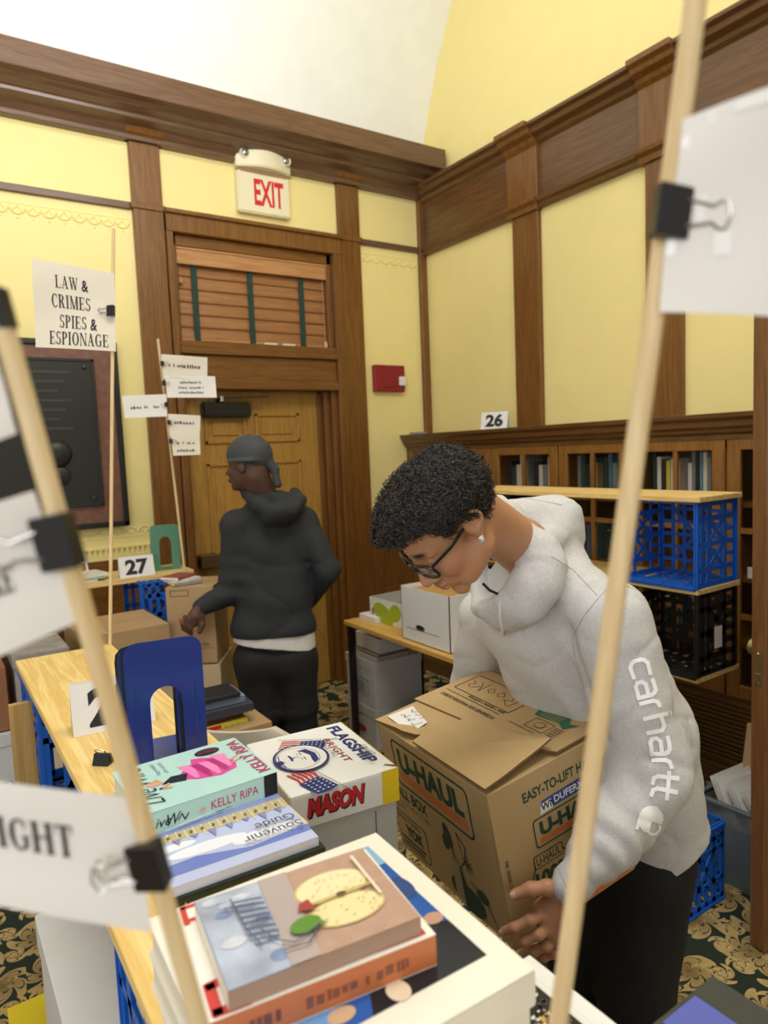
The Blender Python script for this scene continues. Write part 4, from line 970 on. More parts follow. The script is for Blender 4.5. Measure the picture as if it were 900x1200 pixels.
# flowing title script
p.text('Live Wire', .040, .016, .034, BK, width=.135, rot=PI/2, skew=.35, bold=-.012)
for i_, t_ in enumerate(('long winded', 'short stories')): p.text(t_, .060+.012*i_, .105, .007, BK, width=.045, rot=PI/2, skew=.3, bold=-.01)
p.build('jacket_print', b, (0, 0, .036), (1, 0, 0), (0, 1, 0))
p = Print(); p.text('KELLY RIPA', .10, .011, .013, MAG, width=.075); p.text('W', .03, .008, .017, BK, width=.02, skew=.3); p.line([(.05, .012), (.056, .02), (.06, .01), (.066, .018)], .0016, BK); p.rect(.185, .207, .001, .035, BK); p.text('Live', .008, .010, .014, BK, skew=.3)
p.poly([(.08, .014), (.086, .018), (.092, .014), (.086, .01)], rgbm('#d9b79a')); p.build('spine_print', b, (0, -.0002, 0), (1, 0, 0), (0, 0, 1))

DKG = rgbm('#1f2823')
b = mk_book('dark green black hardcover reading UNBROKEN on its spine under the castle guide', (.208, .828, 1.0505), (.215, .21, .028), DKG, math.radians(-4))
p = Print(); CRM = rgbm('#c9c3ae'); p.text('HILLENBRAND', .03, .008, .010, CRM, width=.06); p.text('UNBROKEN', .10, .008, .010, CRM, width=.055); p.rect(.022, .024, .006, .02, rgbm('#c8a23c'))
p.build('spine_print', b, (0, -.0002, 0), (1, 0, 0), (0, 0, 1))
b = mk_book('glossy Souvenir Guide paperback with an upside down castle view', (.212, .832, 1.0787), (.205, .205, .0125), rgbm('#c9d0ea', .15), math.radians(-3), hard=False)
p = Print(); x, y = .205, .205; LAV = rgbm('#8d99cf', .15); SKY = rgbm('#6f83c8', .15); CLD = rgbm('#e9ecf6', .15); TREE = rgbm('#252e2c', .2); WALLC = rgbm('#c8b886', .2); STN = rgbm('#ddd6bd', .2)
p.rect(0, x, 0, y, rgbm('#bcc5e8', .15)); p.rect(0, x, .135, y, LAV); p.poly([(0, 0), (x, 0), (x, .025), (.12, .012), (.05, .04), (0, .035)], SKY); p.ell(.07, .06, .055, .018, CLD); p.ell(.15, .04, .05, .02, CLD); p.ell(.03, .09, .03, .012, CLD)
p.poly([(0, .112), (x, .112), (x, .15), (0, .138)], WALLC)
rq = random.Random(5)
for i in range(17): p.rect(.004+i*.012, .006+i*.012, .098+.006*(i % 3), .142, STN)
for i in range(8): p.poly([(.006+i*.025, .112), (.012+i*.025, .082+.008*(i % 3)), (.018+i*.025, .112)], rgbm('#8e8fae', .2))
for i in range(12): p.rect(.01+i*.016, .014+i*.016, .12, .128, rgbm('#6f6a72', .2))
for i in range(24): p.ell(rq.uniform(0, .085), rq.uniform(.165, .2), rq.uniform(.008, .018), rq.uniform(.005, .012), TREE, 9)
for i in range(14): p.ell(rq.uniform(.12, .2), rq.uniform(.188, .204), rq.uniform(.006, .014), rq.uniform(.003, .006), TREE, 9)
for i in range(10): p.ell(rq.uniform(.10, .135), rq.uniform(.15, .18), .009, .006, rgbm('#343057', .2), 9)
for i in range(7): p.line([(.03+.02*i, .145+.004*i), (.08+.018*i, .162+.002*i)], .002, rgbm('#dcdff2', .2))
p.it = [([(a_, b_*.74+.022) for a_, b_ in v_], f_, m_, l_) if k_ > 0 else (v_, f_, m_, l_) for k_, (v_, f_, m_, l_) in enumerate(p.it)]
p.text('Souvenir', .198, .048, .018, rgbm('#3c3f52'), width=.085, rot=PI, bold=0); p.text('Guide', .196, .072, .018, rgbm('#3c3f52'), width=.058, rot=PI)
p.build('cover_print', b, (0, 0, .0125), (1, 0, 0), (0, 1, 0))

# picture book with yellow blossoms, three tall white books, red and white book, apple book
b = mk_book('white margined picture book of golden leaves at the bottom of the front pile', (.20, .33, 1.0505), (.298, .172, .027), rgbm('#e9e8e6', .2), math.radians(0))
p = Print(); p.rect(.02, .272, .012, .158, rgbm('#232428', .2)); GLD = [rgbm('#d9a51c', .25), rgbm('#f0c93a', .25), rgbm('#8c5a12', .25), rgbm('#f7e58a', .25)]
for i in range(170): p.ell(rq.uniform(.17, .255), rq.uniform(.015, .105), rq.uniform(.003, .009), rq.uniform(.002, .006), rq.choice(GLD), 7, rq.uniform(0, 3), lay=3+i % 4)
for i in range(80): p.ell(rq.uniform(.235, .268), rq.uniform(.06, .155), rq.uniform(.001, .005), rq.uniform(.001, .004), rq.choice([WCARD, GREYINK, INK, rgbm('#a48b8e')]), 6, lay=8)
for k in (.267, .262): p.line([(k, .02), (k-.002, .15)], .0012, rgbm('#d8d6d0'))
p.build('cover_print', b, (0, 0, .027), (1, 0, 0), (0, 1, 0))
WB = rgbm('#efeadb', .25)
for i, (z, dx, lb) in enumerate(((1.0782, .006, 'lowest of the three thick cream picture books in front'), (1.1122, .003, 'middle of the three thick cream picture books in front'))):
    b = mk_book(lb, (.138+dx, .405, z), (.255, .255, .0335), WB, math.radians(-2+i), group='thick cream picture books')
    p = Print(); p.scrib(.15, .012, .08, .006, rgbm('#b9ad8c'), 3); p.build('spine_print', b, (0, -.0002, 0), (1, 0, 0), (0, 0, 1))
b = mk_book('top thick cream picture book with a bright blue framed photograph on its cover', (.138, .402, 1.1462), (.258, .258, .0335), WB, math.radians(-2))
p = Print(); BLU = rgbm('#2f5fae', .15); p.rect(.02, .235, .035, .238, BLU); DRK = rgbm('#24262e', .15)
p.poly([(.12, .035), (.235, .035), (.235, .09), (.19, .11), (.14, .08)], DRK); p.ell(.06, .055, .04, .02, rgbm('#6fa3e0', .15)); p.ell(.205, .14, .014, .010, rgbm('#c69a84', .2)); p.ell(.225, .10, .010, .008, rgbm('#c69a84', .2)); p.ell(.20, .165, .02, .012, rgbm('#8b5a48', .2)); p.ell(.225, .155, .012, .02, rgbm('#3a4f86', .2)); p.ell(.10, .05, .012, .008, rgbm('#d0b08e', .2)); p.ell(.15, .045, .01, .012, rgbm('#e3d2b8', .2))
p.rect(.19, .235, .20, .238, rgbm('#8cb8d8', .15))
p.build('cover_print', b, (0, 0, .0335), (1, 0, 0), (0, 1, 0))
ORG = rgbm('#c9764a', .3)
b = mk_book('white paperback with red lettering and an orange brown spine under the apple book', (.142, .472, 1.1802), (.192, .145, .028), rgbm('#efece2', .3), math.radians(-8), hard=False)
for q in b.children:
    if q.name.startswith('spine'): q.data.materials[0] = ORG
p = Print(); REDB = rgbm('#cf3f38', .3)
p.line([(.006, .118), (.006, .142), (.03, .142)], .005, REDB); p.line([(.03, .122), (.006, .122)], .005, REDB); p.line([(.035, .139), (.058, .139), (.058, .12)], .006, REDB)
p.line([(.03, .006), (.008, .006), (.008, .035), (.028, .038)], .009, REDB); p.rect(.14, .185, .004, .018, REDB); p.rect(.10, .13, .128, .142, rgbm('#9cc7dc', .3)); p.text('SE', .148, .006, .010, WCARD)
p.build('cover_print', b, (0, 0, .028), (1, 0, 0), (0, 1, 0))
p = Print(); p.scrib(.03, .008, .03, .009, rgbm('#7b4b40'), 4); p.scrib(.075, .008, .09, .009, rgbm('#8a5444'), 5); p.build('spine_print', b, (0, -.0002, 0), (1, 0, 0), (0, 0, 1))
b = mk_book('paperback with a halved apple and green leaf on top of the front pile', (.158, .472, 1.2085), (.165, .118, .016), rgbm('#a98a78', .3), math.radians(-7), hard=False)
p = Print(); p.rect(0, .165, 0, .118, M('apple_ground', '#b89682', .3, var=.10, vscale=60)); p.rect(0, .062, 0, .118, rgbm('#8e9fc0', .3))
CLP = M('cloud_print', '#a9b2c6', .3, var=.38, vscale=22); p.rect(.001, .062, .001, .117, CLP)
for i in range(12): p.ell(rq.uniform(.010, .055), rq.uniform(.01, .11), rq.uniform(.006, .012), rq.uniform(.003, .007), M('cloud_print%d' % (i % 3), ['#c6cad4', '#7c8db2', '#b4bccd'][i % 3], .3, var=.3, vscale=40), 14)
p.poly([(.05, 0), (.075, 0), (.085, .118), (.058, .118)], rgbm('#b3a5a2', .3))
p.ell(.115, .076, .036, .023, rgbm('#c9b07a', .3)); p.ell(.115, .076, .0335, .021, rgbm('#ece0b4', .3)); p.ell(.115, .040, .036, .020, rgbm('#c9b07a', .3)); p.ell(.115, .040, .0335, .018, rgbm('#eadca8', .3))
for i in range(36): p.ell(.115+rq.uniform(-.027, .027), rq.choice([.076, .04])+rq.uniform(-.012, .012), .0014, .0009, rgbm('#d9c27e', .3), 6)
p.line([(.078, .057), (.152, .060)], .003, rgbm('#c6b26a', .3)); p.ell(.117, .0585, .005, .0028, rgbm('#6d4d28', .3)); p.poly([(.075, .055), (.09, .05), (.088, .066), (.079, .063)], rgbm('#a5423f', .3))
p.ell(.075, .036, .014, .0095, rgbm('#5e8c34', .3), rot=.2); p.poly([(.088, .036), (.092, .028), (.083, .030)], rgbm('#5e8c34', .3))
for pts in ([(.028, .10), (.03, .055), (.036, .03)], [(.02, .09), (.045, .085)], [(.04, .05), (.048, .03), (.06, .02), (.085, .03), (.07, .014), (.05, .016)], [(.036, .062), (.05, .06)]): p.line(pts, .0014, rgbm('#4d5566', .3))
for i in range(7): p.line([(.03, .045+i*.008), (.052, .04+i*.008)], .003, rgbm('#5c6a84', .3))
p.rect(.146, .149, .04, .105, rgbm('#e6d9c8', .3))
p.build('cover_print', b, (0, 0, .016), (1, 0, 0), (0, 1, 0))
# dark book at the lower right corner, on a low carton pile
b = mk_book('blurred dark grey green book with a violet blue patch at the lower right corner', (.50, .19, 1.02), (.155, .20, .03), rgbm('#3d403c', .4), 0)
p = Print(); p.rect(.06, .115, .145, .195, rgbm('#5a63b4', .4)); p.build('cover_print', b, (0, 0, .03), (1, 0, 0), (0, 1, 0))
for k, z in enumerate((.68, .34, .0)): carton('plain carton %s under the dark lower right book' % ['topmost', 'in the middle', 'lowest'][k], (.512, .20, z), (.13, .18, .33), CARD2)

# copy paper carton lid reading FLAGSHIP BRIGHT
t = thing('copy_paper_box', 'white copy paper box with a FLAGSHIP BRIGHT lid, flags and a red MASON', 'box', (.468, 1.018, .80), (0, 0, math.radians(-6)))
MB().box(.004, .202, .004, .246, 0, .243).build('body', GCARD, t, bevel=.002)
MB().box(.158, .1595, .0032, .0042, 0, .18).build('body_seam', GREYINK, t)
mb = MB(); x, y, z = .206, .25, .25
mb.box(0, x, 0, y, z-.003, z).box(0, x, 0, .003, z-.062, z-.003).box(0, x, y-.003, y, z-.062, z-.003).box(0, .003, .003, y-.003, z-.062, z-.003).box(x-.003, x, .003, y-.003, z-.062, z-.003)
lid = mb.build('lid', M('lid_white', '#ecebe8', .35), t, bevel=.0015)
NB = M('flag_navy', '#1b2a6e', .5); FR = M('flag_red', '#c23334', .5); YL = M('lid_yellow', '#e8c81c', .45)
p = Print()
p.text('FLAGSHIP', .166, .235, .024, NB, width=.19, rot=-PI/2, bold=.045); p.text('BRIGHT', .135, .185, .014, M('brick_ink', '#8a3a2c', .5), width=.115, rot=-PI/2, bold=.03, spacing=1.1)
def flag(o, a, sc):
    c, s_ = math.cos(a), math.sin(a); T = lambda u, v: (o[0]+sc*(u*c-v*s_), o[1]+sc*(u*s_+v*c))
    for i in range(5): p.poly([T(0, i*.022), T(.07, i*.022+.01), T(.13, i*.022-.002), T(.13, i*.022+.009), T(.07, i*.022+.021), T(0, i*.022+.011)], FR)
    p.poly([T(.11, -.004), T(.24, .004), T(.25, .06), T(.235, .115), T(.11, .105)], NB)
    for i in range(5):
        for j in range(4): p.ell(*T(.13+.024*i, .016+.026*j), sc*.005, sc*.005, WCARD, 5, lay=60)
    p.line([T(-.02, .115), T(.31, .125)], .0015, GREYINK); p.line([T(.27, .11), T(.30, .14)], .0012, GREYINK)
flag((.045, .19), -.55, .36); flag((.02, .075), -1.35, .40)
p.k = 70
p.ell(.068, .125, .052, .058, NB, 36); p.ell(.068, .125, .047, .053, WCARD, 36); p.ell(.062, .125, .040, .046, WCARD, 30)
p.line([(.062+.040*math.cos(a), .125+.046*math.sin(a)) for a in np.linspace(0, 2*PI, 30)], .0012, NB)
# portrait in flat navy shapes: hair, brows, eyes, nose, moustache, collar
p.poly([(.088, .155), (.098, .13), (.094, .10), (.082, .09), (.082, .105), (.086, .125), (.078, .145), (.07, .155)], NB)
p.line([(.073, .112), (.073, .124)], .002, NB); p.line([(.072, .135), (.072, .147)], .002, NB); p.line([(.068, .115), (.067, .121)], .0015, NB); p.line([(.066, .138), (.066, .144)], .0015, NB)
p.line([(.066, .128), (.055, .131), (.055, .126)], .0015, NB); p.poly([(.051, .118), (.053, .13), (.051, .143), (.047, .143), (.048, .13), (.046, .118)], NB); p.line([(.03, .10), (.025, .125), (.032, .15)], .002, NB); p.poly([(.022, .11), (.034, .118), (.03, .13), (.02, .128)], NB)
p.text('SINCE 1982', .122, .165, .007, NB, width=.07, rot=-PI/2)
for s_, uu, vv, hh, ww in (('ZONES', .192, .06, .012, .05), ('TC', .182, .09, .010, .02), ('HOLLIS', .178, .035, .010, .05)): p.text(s_, uu, vv, hh, GREYINK, width=ww, rot=PI/2, skew=.2)
p.build('lid_print', t, (0, 0, .25), (1, 0, 0), (0, 1, 0))
p = Print(); p.rect(.172, .206, .0, .062, YL); p.text('MASON', .03, .018, .030, M('mason_shadow', '#4c1418', .5), width=.105, bold=.08, skew=.12); p.text('MASON', .028, .020, .030, M('mason_red', '#c6202c', .5), width=.105, bold=.05, skew=.12)
p.build('front_print', t, (0, 0, .188), (1, 0, 0), (0, 0, 1))
p = Print(); p.rect(0, .25, 0, .062, YL); p.build('side_print', t, (.206, 0, .188), (0, 1, 0), (0, 0, 1))
p = Print(); p.poly([(.186, .02), (.206, .0), (.206, .01), (.192, .022)], M('tear_brown', '#6d5434', .8)); p.build('tear', t, (0, 0, .2505), (1, 0, 0), (0, 1, 0))
for k, z in enumerate((.533, .267, .0)): lidded('white file carton %s under the copy paper box' % ['first', 'second', 'third and lowest'][k], (.47, 1.02, z), (.205, .25, .262), WCARD, .06, rz=math.radians(-6))

# ------------------------------------------------------------------ moving carton in his arms
def rotm(a, b, c):
    Rz = np.array([[math.cos(a), -math.sin(a), 0], [math.sin(a), math.cos(a), 0], [0, 0, 1]]); Rx = np.array([[1, 0, 0], [0, math.cos(b), -math.sin(b)], [0, math.sin(b), math.cos(b)]])
    Ry = np.array([[math.cos(c), 0, math.sin(c)], [0, 1, 0], [-math.sin(c), 0, math.cos(c)]]); return Rz@Rx@Ry
BN = np.array([.788, .892, 1.001]); BM = rotm(-.0956, -.0078, -.1722)
t = thing('moving_carton', 'worn brown U-HAUL small moving box carried by the young man', 'moving box', tuple(BN))
t.matrix_world = Matrix([list(BM[i])+[BN[i]] for i in range(3)]+[[0, 0, 0, 1]])
bx, by, bh, th = .317, .416, .32, .004
mb = MB(); mb.box(0, bx, 0, by, -bh, -bh+th).box(0, bx, 0, th, -bh, 0).box(0, bx, by-th, by, -bh, 0).box(0, th, th, by-th, -bh, 0).box(bx-th, bx, th, by-th, -bh, 0).box(th, bx-th, th, by-th, -.004, -.001)
mb.build('body', CARD, t, bevel=.0025)
def flapm(name, poly, zf, th=.0045):
    """corrugated flap: top sheet, underside and a darker fluted edge"""
    n = len(poly); a = [(x, y, zf(x, y)) for x, y in poly]; b = [(x, y, zf(x, y)+th) for x, y in poly]
    cx, cy = sum(q[0] for q in poly)/n, sum(q[1] for q in poly)/n
    mb = MB(); mb.add(b+[(cx, cy, zf(cx, cy)+th)], [(i, (i+1) % n, n) for i in range(n)], CARD); mb.add(a+[(cx, cy, zf(cx, cy))], [((i+1) % n, i, n) for i in range(n)], CARD)
    mb.add(a+b, [(i, (i+1) % n, n+(i+1) % n, n+i) for i in range(n)], EDGE)
    return mb.build(name, None, t)
def dense(P, k=5):
    o = []
    for a, b in zip(P, P[1:]+P[:1]):
        for j in range(k): o.append((a[0]+(b[0]-a[0])*j/k, a[1]+(b[1]-a[1])*j/k))
    return o
zA = lambda x, y: .0015+.012*max(0, (.06-x)/.06)*max(0, min(1, (.42-y)/.1))
fA = flapm('flap', dense([(-.004, .416), (.004, .30), (.018, .268), (.034, .254), (.075, .244), (.135, .232), (.15, .416)]), zA)
zC = lambda x, y: .0065
fC = flapm('flap', dense([(.110, .424), (.30, .419), (.318, .40), (.318, .10), (.316, .004), (.17, .0), (.12, .10), (.128, .234)]), zC)
zB = lambda x, y: .0115+.020*max(0, x/.17)**2*max(0, 1-y/.12)
fB = flapm('flap', dense([(-.002, -.003), (-.003, .246), (.03, .256), (.125, .240), (.146, .205), (.160, .05), (.172, .012), (.09, .008)]), zB)
GRN = M('haul_green', '#22452f', .7); ORA = M('haul_orange', '#cf7338', .7); TAPE = M('old_tape', '#c6b79c', .25, alpha=.65)
def uhaul(p, u0, u1, v0, v1):
    w_, h_ = u1-u0, v1-v0
    p.rrect(u0, u1, v0, v1, h_*.12, h_*.05, GRN)
    p.text('U-HAUL', u0+w_*.07, v0+h_*.38, h_*.46, GRN, width=w_*.86, bold=.05)
    p.rect(u0+w_*.06, u1-w_*.06, v0+h_*.12, v0+h_*.30, ORA)
p = Print()                                      # left face, u from the far corner to the near corner
uhaul(p, .055, .345, -.128, -.022)
p.text('SMALL BOX', .0, -.166, .026, GRN, width=.165, bold=.03)
p.text('16 3/8 x 12 5/8 x 12 5/8', .0, -.185, .011, GREYINK, width=.165); p.text('1.5 CU FT', .0, -.20, .010, GREYINK, width=.06)
p.rrect(.0, .135, -.302, -.215, .012, .003, GRN); p.text('SAVE TREES', .01, -.232, .009, GRN, width=.1); p.text('YOK', .04, -.268, .026, GRN, bold=.05, width=.075); p.rect(.01, .12, -.284, -.278, GRN); p.rect(.02, .11, -.295, -.289, GRN)
DG = M('garden_green', '#33483a', .75)
p.ell(.238, -.17, .013, .028, DG, rot=.25); p.ell(.226, -.19, .012, .018, DG); p.line([(.245, -.19), (.258, -.25)], .004, DG); p.line([(.275, -.145), (.302, -.165), (.292, -.20), (.27, -.225)], .003, DG)
p.line([(.275, -.145), (.285, -.20)], .002, DG)
for k in range(9): p.line([(.30, -.205), (.30+.018*math.cos(k*.7), -.205+.018*math.sin(k*.7))], .0022, DG)
p.ell(.285, -.292, .05, .030, DG); p.ell(.335, -.255, .02, .013, DG); p.poly([(.25, -.23), (.268, -.225), (.29, -.30), (.25, -.30)], DG); p.ell(.24, -.285, .02, .02, DG); p.line([(.30, -.24), (.345, -.26), (.372, -.30)], .003, DG)
p.rect(.235, .265, -.32, -.215, TAPE)
p.build('side_print', t, (0, by, 0), (0, -1, 0), (0, 0, 1))
p = Print()                                      # right face
p.text('EASY-TO-LIFT HANDLES', .075, -.052, .019, GRN, width=.225, bold=.03)
p.poly([(.115, -.088), (.24, -.088), (.24, -.062), (.115, -.066)], M('lbl_blue', '#2c4a8e', .5)); p.poly([(.108, -.092), (.14, -.090), (.138, -.070), (.112, -.072)], WCARD); p.text('WN', .112, -.086, .014, INK, bold=.02); p.text('DUFERX', .145, -.083, .014, WCARD, width=.075, bold=.02)
uhaul(p, .088, .275, -.152, -.096)
p.ell(.115, -.222, .052, .056, GRN, 32); p.ell(.115, -.222, .049, .053, CARD, 32); p.rrect(.075, .145, -.19, -.165, .004, .002, GRN); p.rect(.077, .143, -.188, -.167, CARD); p.text('U-HAUL', .080, -.185, .016, GRN, width=.06, bold=.02); p.text('100%', .072, -.228, .028, GRN, width=.085, bold=.05); p.text('RECYCLED', .075, -.25, .012, GRN, width=.075)
p.text('NR 20504 O', .012, -.14, .008, INK, width=.055, rot=-PI/2); p.rect(.06, .317, -.315, -.296, ORA); p.rect(.06, .317, -.293, -.288, GRN)
p.build('end_print', t, (0, 0, 0), (1, 0, 0), (0, 0, 1))
p = Print(); K_ = M('flap_ink', '#33331f', .8)
p.rrect(.208, .285, .19, .395, .003, .0022, K_)
for pts in ([(.27, .21), (.225, .215)], [(.268, .212), (.262, .235), (.248, .225), (.24, .245), (.225, .22)], [(.25, .255), (.262, .27), (.25, .28), (.24, .268), (.25, .255)], [(.25, .29), (.26, .305), (.248, .315), (.24, .30), (.25, .29)], [(.27, .33), (.23, .33), (.25, .34), (.265, .355)], [(.25, .34), (.232, .36)], [(.262, .385), (.25, .365), (.24, .38), (.23, .365)]): p.line(pts, .0018, M('pencil_red', '#6b3e2a', .7))
p.line([(.19, .20), (.19, .40)], .0016, K_)
for k, (s_, ww) in enumerate((('IS DESIGNED FOR WHATEVER DOESNT', .20), ('pans + storage + cd & toys', .13))): p.text(s_, .176-(-.0)+.022*(-k*-1)*0-.018*(1-k)*0+ (.0 if k == 0 else .028), .195, .010, K_, width=ww, rot=PI/2, bold=.02)
p.poly([(.232, .05), (.262, .035), (.255, .055), (.285, .075), (.262, .15), (.238, .14), (.245, .075), (.238, .062)], M('arrow_green', '#2c6a48', .7))
for k in range(4): p.line([(.246+.006*k, .075), (.246+.006*k, .13)], .0015, CARD)
p.rrect(.195, .232, .07, .125, .003, .0015, K_); p.ell(.214, .097, .010, .013, K_); p.ell(.214, .097, .0085, .0115, CARD)
for k in range(5): p.line([(.198+.007*k, .040), (.198+.007*k, .062)], .002, K_)
p.line([(.185, .08), (.185, .16)], .0015, K_)
p.line([(.29, .10), (.30, .16), (.275, .175)], .002, K_)
p.build('flap_print', t, (0, 0, .0112), (1, 0, 0), (0, 1, 0), base=.0005)
p = Print(); p.poly([(.018, .288), (.068, .300), (.088, .395), (.022, .40)], WCARD)
for pts in ([(.06, .31), (.04, .312)], [(.04, .312), (.042, .325)], [(.058, .335), (.042, .34), (.05, .345), (.045, .35)], [(.06, .36), (.045, .36), (.052, .37), (.045, .38)], [(.075, .325), (.066, .328)], [(.075, .34), (.068, .352)], [(.08, .36), (.07, .37), (.078, .38)]): p.line(pts, .002, INK)
p.build('label', t, (0, 0, .0095), (1, 0, 0), (0, 1, 0), base=.0005)

# ================================================================== PEOPLE (distance-field modelling, one continuous skin)
def _n(v): v = np.array(v, float); return v/np.linalg.norm(v)
class SDF:
    """list of shapes blended one after another; each shape only touches the cells near it"""
    def __init__(s): s.ops = []
    def cap(s, a, b, r1, r2=None, k=.02, sub=False, flat=None):
        s.ops.append(('cap', np.array(a, float), np.array(b, float), r1, r1 if r2 is None else r2, k, sub, flat)); return s
    def ell(s, c, r, R=None, k=.02, sub=False):
        s.ops.append(('ell', np.array(c, float), np.array(r, float), np.eye(3) if R is None else np.array(R, float), None, k, sub, None)); return s
    def tor(s, c, nrm, R0, r, k=.01, sub=False, sq=None):
        s.ops.append(('tor', np.array(c, float), _n(nrm), R0, r, k, sub, sq)); return s
    def chain(s, pts, rs_, k=.02, sub=False):
        for i in range(len(pts)-1): s.cap(pts[i], pts[i+1], rs_[i], rs_[i+1], k if i == 0 else min(k, .02), sub)
        return s
    def d(s, P, op):
        kind = op[0]
        if kind == 'cap':
            _, a, b, r1, r2, k, sub, flat = op
            ab = b-a; t = np.clip(((P-a)@ab)/max(ab@ab, 1e-12), 0, 1)[..., None]; q = P-(a+t*ab)
            if flat is not None: # flatten along an axis by factor
                ax, fac = flat; ax = _n(ax); q = q+(q@ax)[..., None]*ax*(1/fac-1)
            return np.sqrt((q*q).sum(-1))-(r1+(r2-r1)*t[..., 0])
        if kind == 'ell':
            _, c, r, R, _x, k, sub, _y = op
            q = (P-c)@R.T; k0 = np.sqrt(((q/r)**2).sum(-1)); k1 = np.sqrt(((q/r**2)**2).sum(-1))+1e-9
            return k0*(k0-1)/k1
        _, c, nr, R0, r, k, sub, sq = op
        q = P-c; h = q@nr; p = q-h[..., None]*nr; l = np.sqrt((p*p).sum(-1))
        return np.sqrt((l-R0)**2+h*h)-r
    def mesh(s, res, disp=None, pad=.02, name='x', smooth=1):
        lo = np.array([1e9]*3); hi = -lo
        for op in s.ops:
            if op[6]: continue
            if op[0] == 'cap': r = max(op[3], op[4]); lo = np.minimum(lo, np.minimum(op[1], op[2])-r); hi = np.maximum(hi, np.maximum(op[1], op[2])+r)
            elif op[0] == 'ell': r = max(op[2]); lo = np.minimum(lo, op[1]-r); hi = np.maximum(hi, op[1]+r)
            else: r = op[3]+op[4]; lo = np.minimum(lo, op[1]-r); hi = np.maximum(hi, op[1]+r)
        lo -= pad; hi += pad; N = np.ceil((hi-lo)/res).astype(int)+1
        ax = [lo[i]+res*np.arange(N[i]) for i in range(3)]
        D = np.full(tuple(N), 1.0, np.float32)
        for op in s.ops:
            m = op[5]*1.5+.03
            if op[0] == 'cap': r = max(op[3], op[4]); a = np.minimum(op[1], op[2])-r-m; b = np.maximum(op[1], op[2])+r+m
            elif op[0] == 'ell': r = max(op[2]); a = op[1]-r-m; b = op[1]+r+m
            else: r = op[3]+op[4]; a = op[1]-r-m; b = op[1]+r+m
            i0 = np.clip(((a-lo)/res).astype(int), 0, N-1); i1 = np.clip(((b-lo)/res).astype(int)+2, 1, N)
            if (i1 <= i0).any(): continue
            sl = tuple(slice(i0[i], i1[i]) for i in range(3))
            g = np.stack(np.meshgrid(*[ax[i][sl[i]] for i in range(3)], indexing='ij'), -1)
            d = s.d(g, op).astype(np.float32); o = D[sl]; k = max(op[5], 1e-5)
            if op[6]: h = np.clip(.5-.5*(o+d)/k, 0, 1); D[sl] = o+(-d-o)*h+k*h*(1-h)
            else: h = np.clip(.5+.5*(o-d)/k, 0, 1); D[sl] = o+(d-o)*h-k*h*(1-h)
        if disp is not None:
            idx = np.argwhere(np.abs(D) < .03)
            Pn = lo+idx*res
            D[idx[:, 0], idx[:, 1], idx[:, 2]] += disp(Pn).astype(np.float32)
        return nets(D, lo, res)
def nets(D, lo, res):
    S = D < 0; N = np.array(D.shape)
    c = [(i, j, k) for i in (0, 1) for j in (0, 1) for k in (0, 1)]
    cnt = sum(S[i:N[0]-1+i, j:N[1]-1+j, k:N[2]-1+k].astype(np.int8) for i, j, k in c)
    act = (cnt > 0) & (cnt < 8); idx = np.argwhere(act); vid = np.full(act.shape, -1, np.int64); vid[act] = np.arange(len(idx))
    acc = np.zeros((len(idx), 3)); num = np.zeros(len(idx))
    I = idx.T
    for a in c:
        for axn in range(3):
            if a[axn]: continue
            b = list(a); b[axn] = 1
            da = D[I[0]+a[0], I[1]+a[1], I[2]+a[2]].astype(float); db = D[I[0]+b[0], I[1]+b[1], I[2]+b[2]].astype(float)
            m = (da < 0) != (db < 0); t = np.where(m, da/np.where(m, da-db, 1), 0)
            p = np.tile(np.array(a, float), (len(idx), 1)); p[:, axn] += t
            acc[m] += p[m]; num[m] += 1
    V = lo+(idx+acc/num[:, None])*res
    F = []
    for axn in range(3):
        o1, o2 = [q for q in range(3) if q != axn]
        sl0 = [slice(None)]*3; sl1 = [slice(None)]*3; sl0[axn] = slice(0, -1); sl1[axn] = slice(1, None)
        E_ = S[tuple(sl0)] != S[tuple(sl1)]; ee = np.argwhere(E_)
        ok = (ee[:, o1] > 0) & (ee[:, o2] > 0) & (ee[:, o1] < N[o1]-1) & (ee[:, o2] < N[o2]-1); ee = ee[ok]
        q = []
        for d1, d2 in ((-1, -1), (0, -1), (0, 0), (-1, 0)):
            t = ee.copy(); t[:, o1] += d1; t[:, o2] += d2; q.append(vid[t[:, 0], t[:, 1], t[:, 2]])
        q = np.stack(q, 1); ins = S[ee[:, 0], ee[:, 1], ee[:, 2]]
        flip = ins if axn != 1 else ~ins
        q[~flip] = q[~flip][:, ::-1]; F.append(q)
    F = np.concatenate(F); return V, F[(F >= 0).all(1)]
def relax(V, F, it=2, f=.5):
    for _ in range(it):
        acc = np.zeros_like(V); n = np.zeros(len(V))
        for k in range(4):
            a, b = F[:, k], F[:, (k+1) % 4]
            np.add.at(acc, a, V[b]); np.add.at(n, a, 1); np.add.at(acc, b, V[a]); np.add.at(n, b, 1)
        V = V+(acc/np.maximum(n, 1)[:, None]-V)*f
    return V
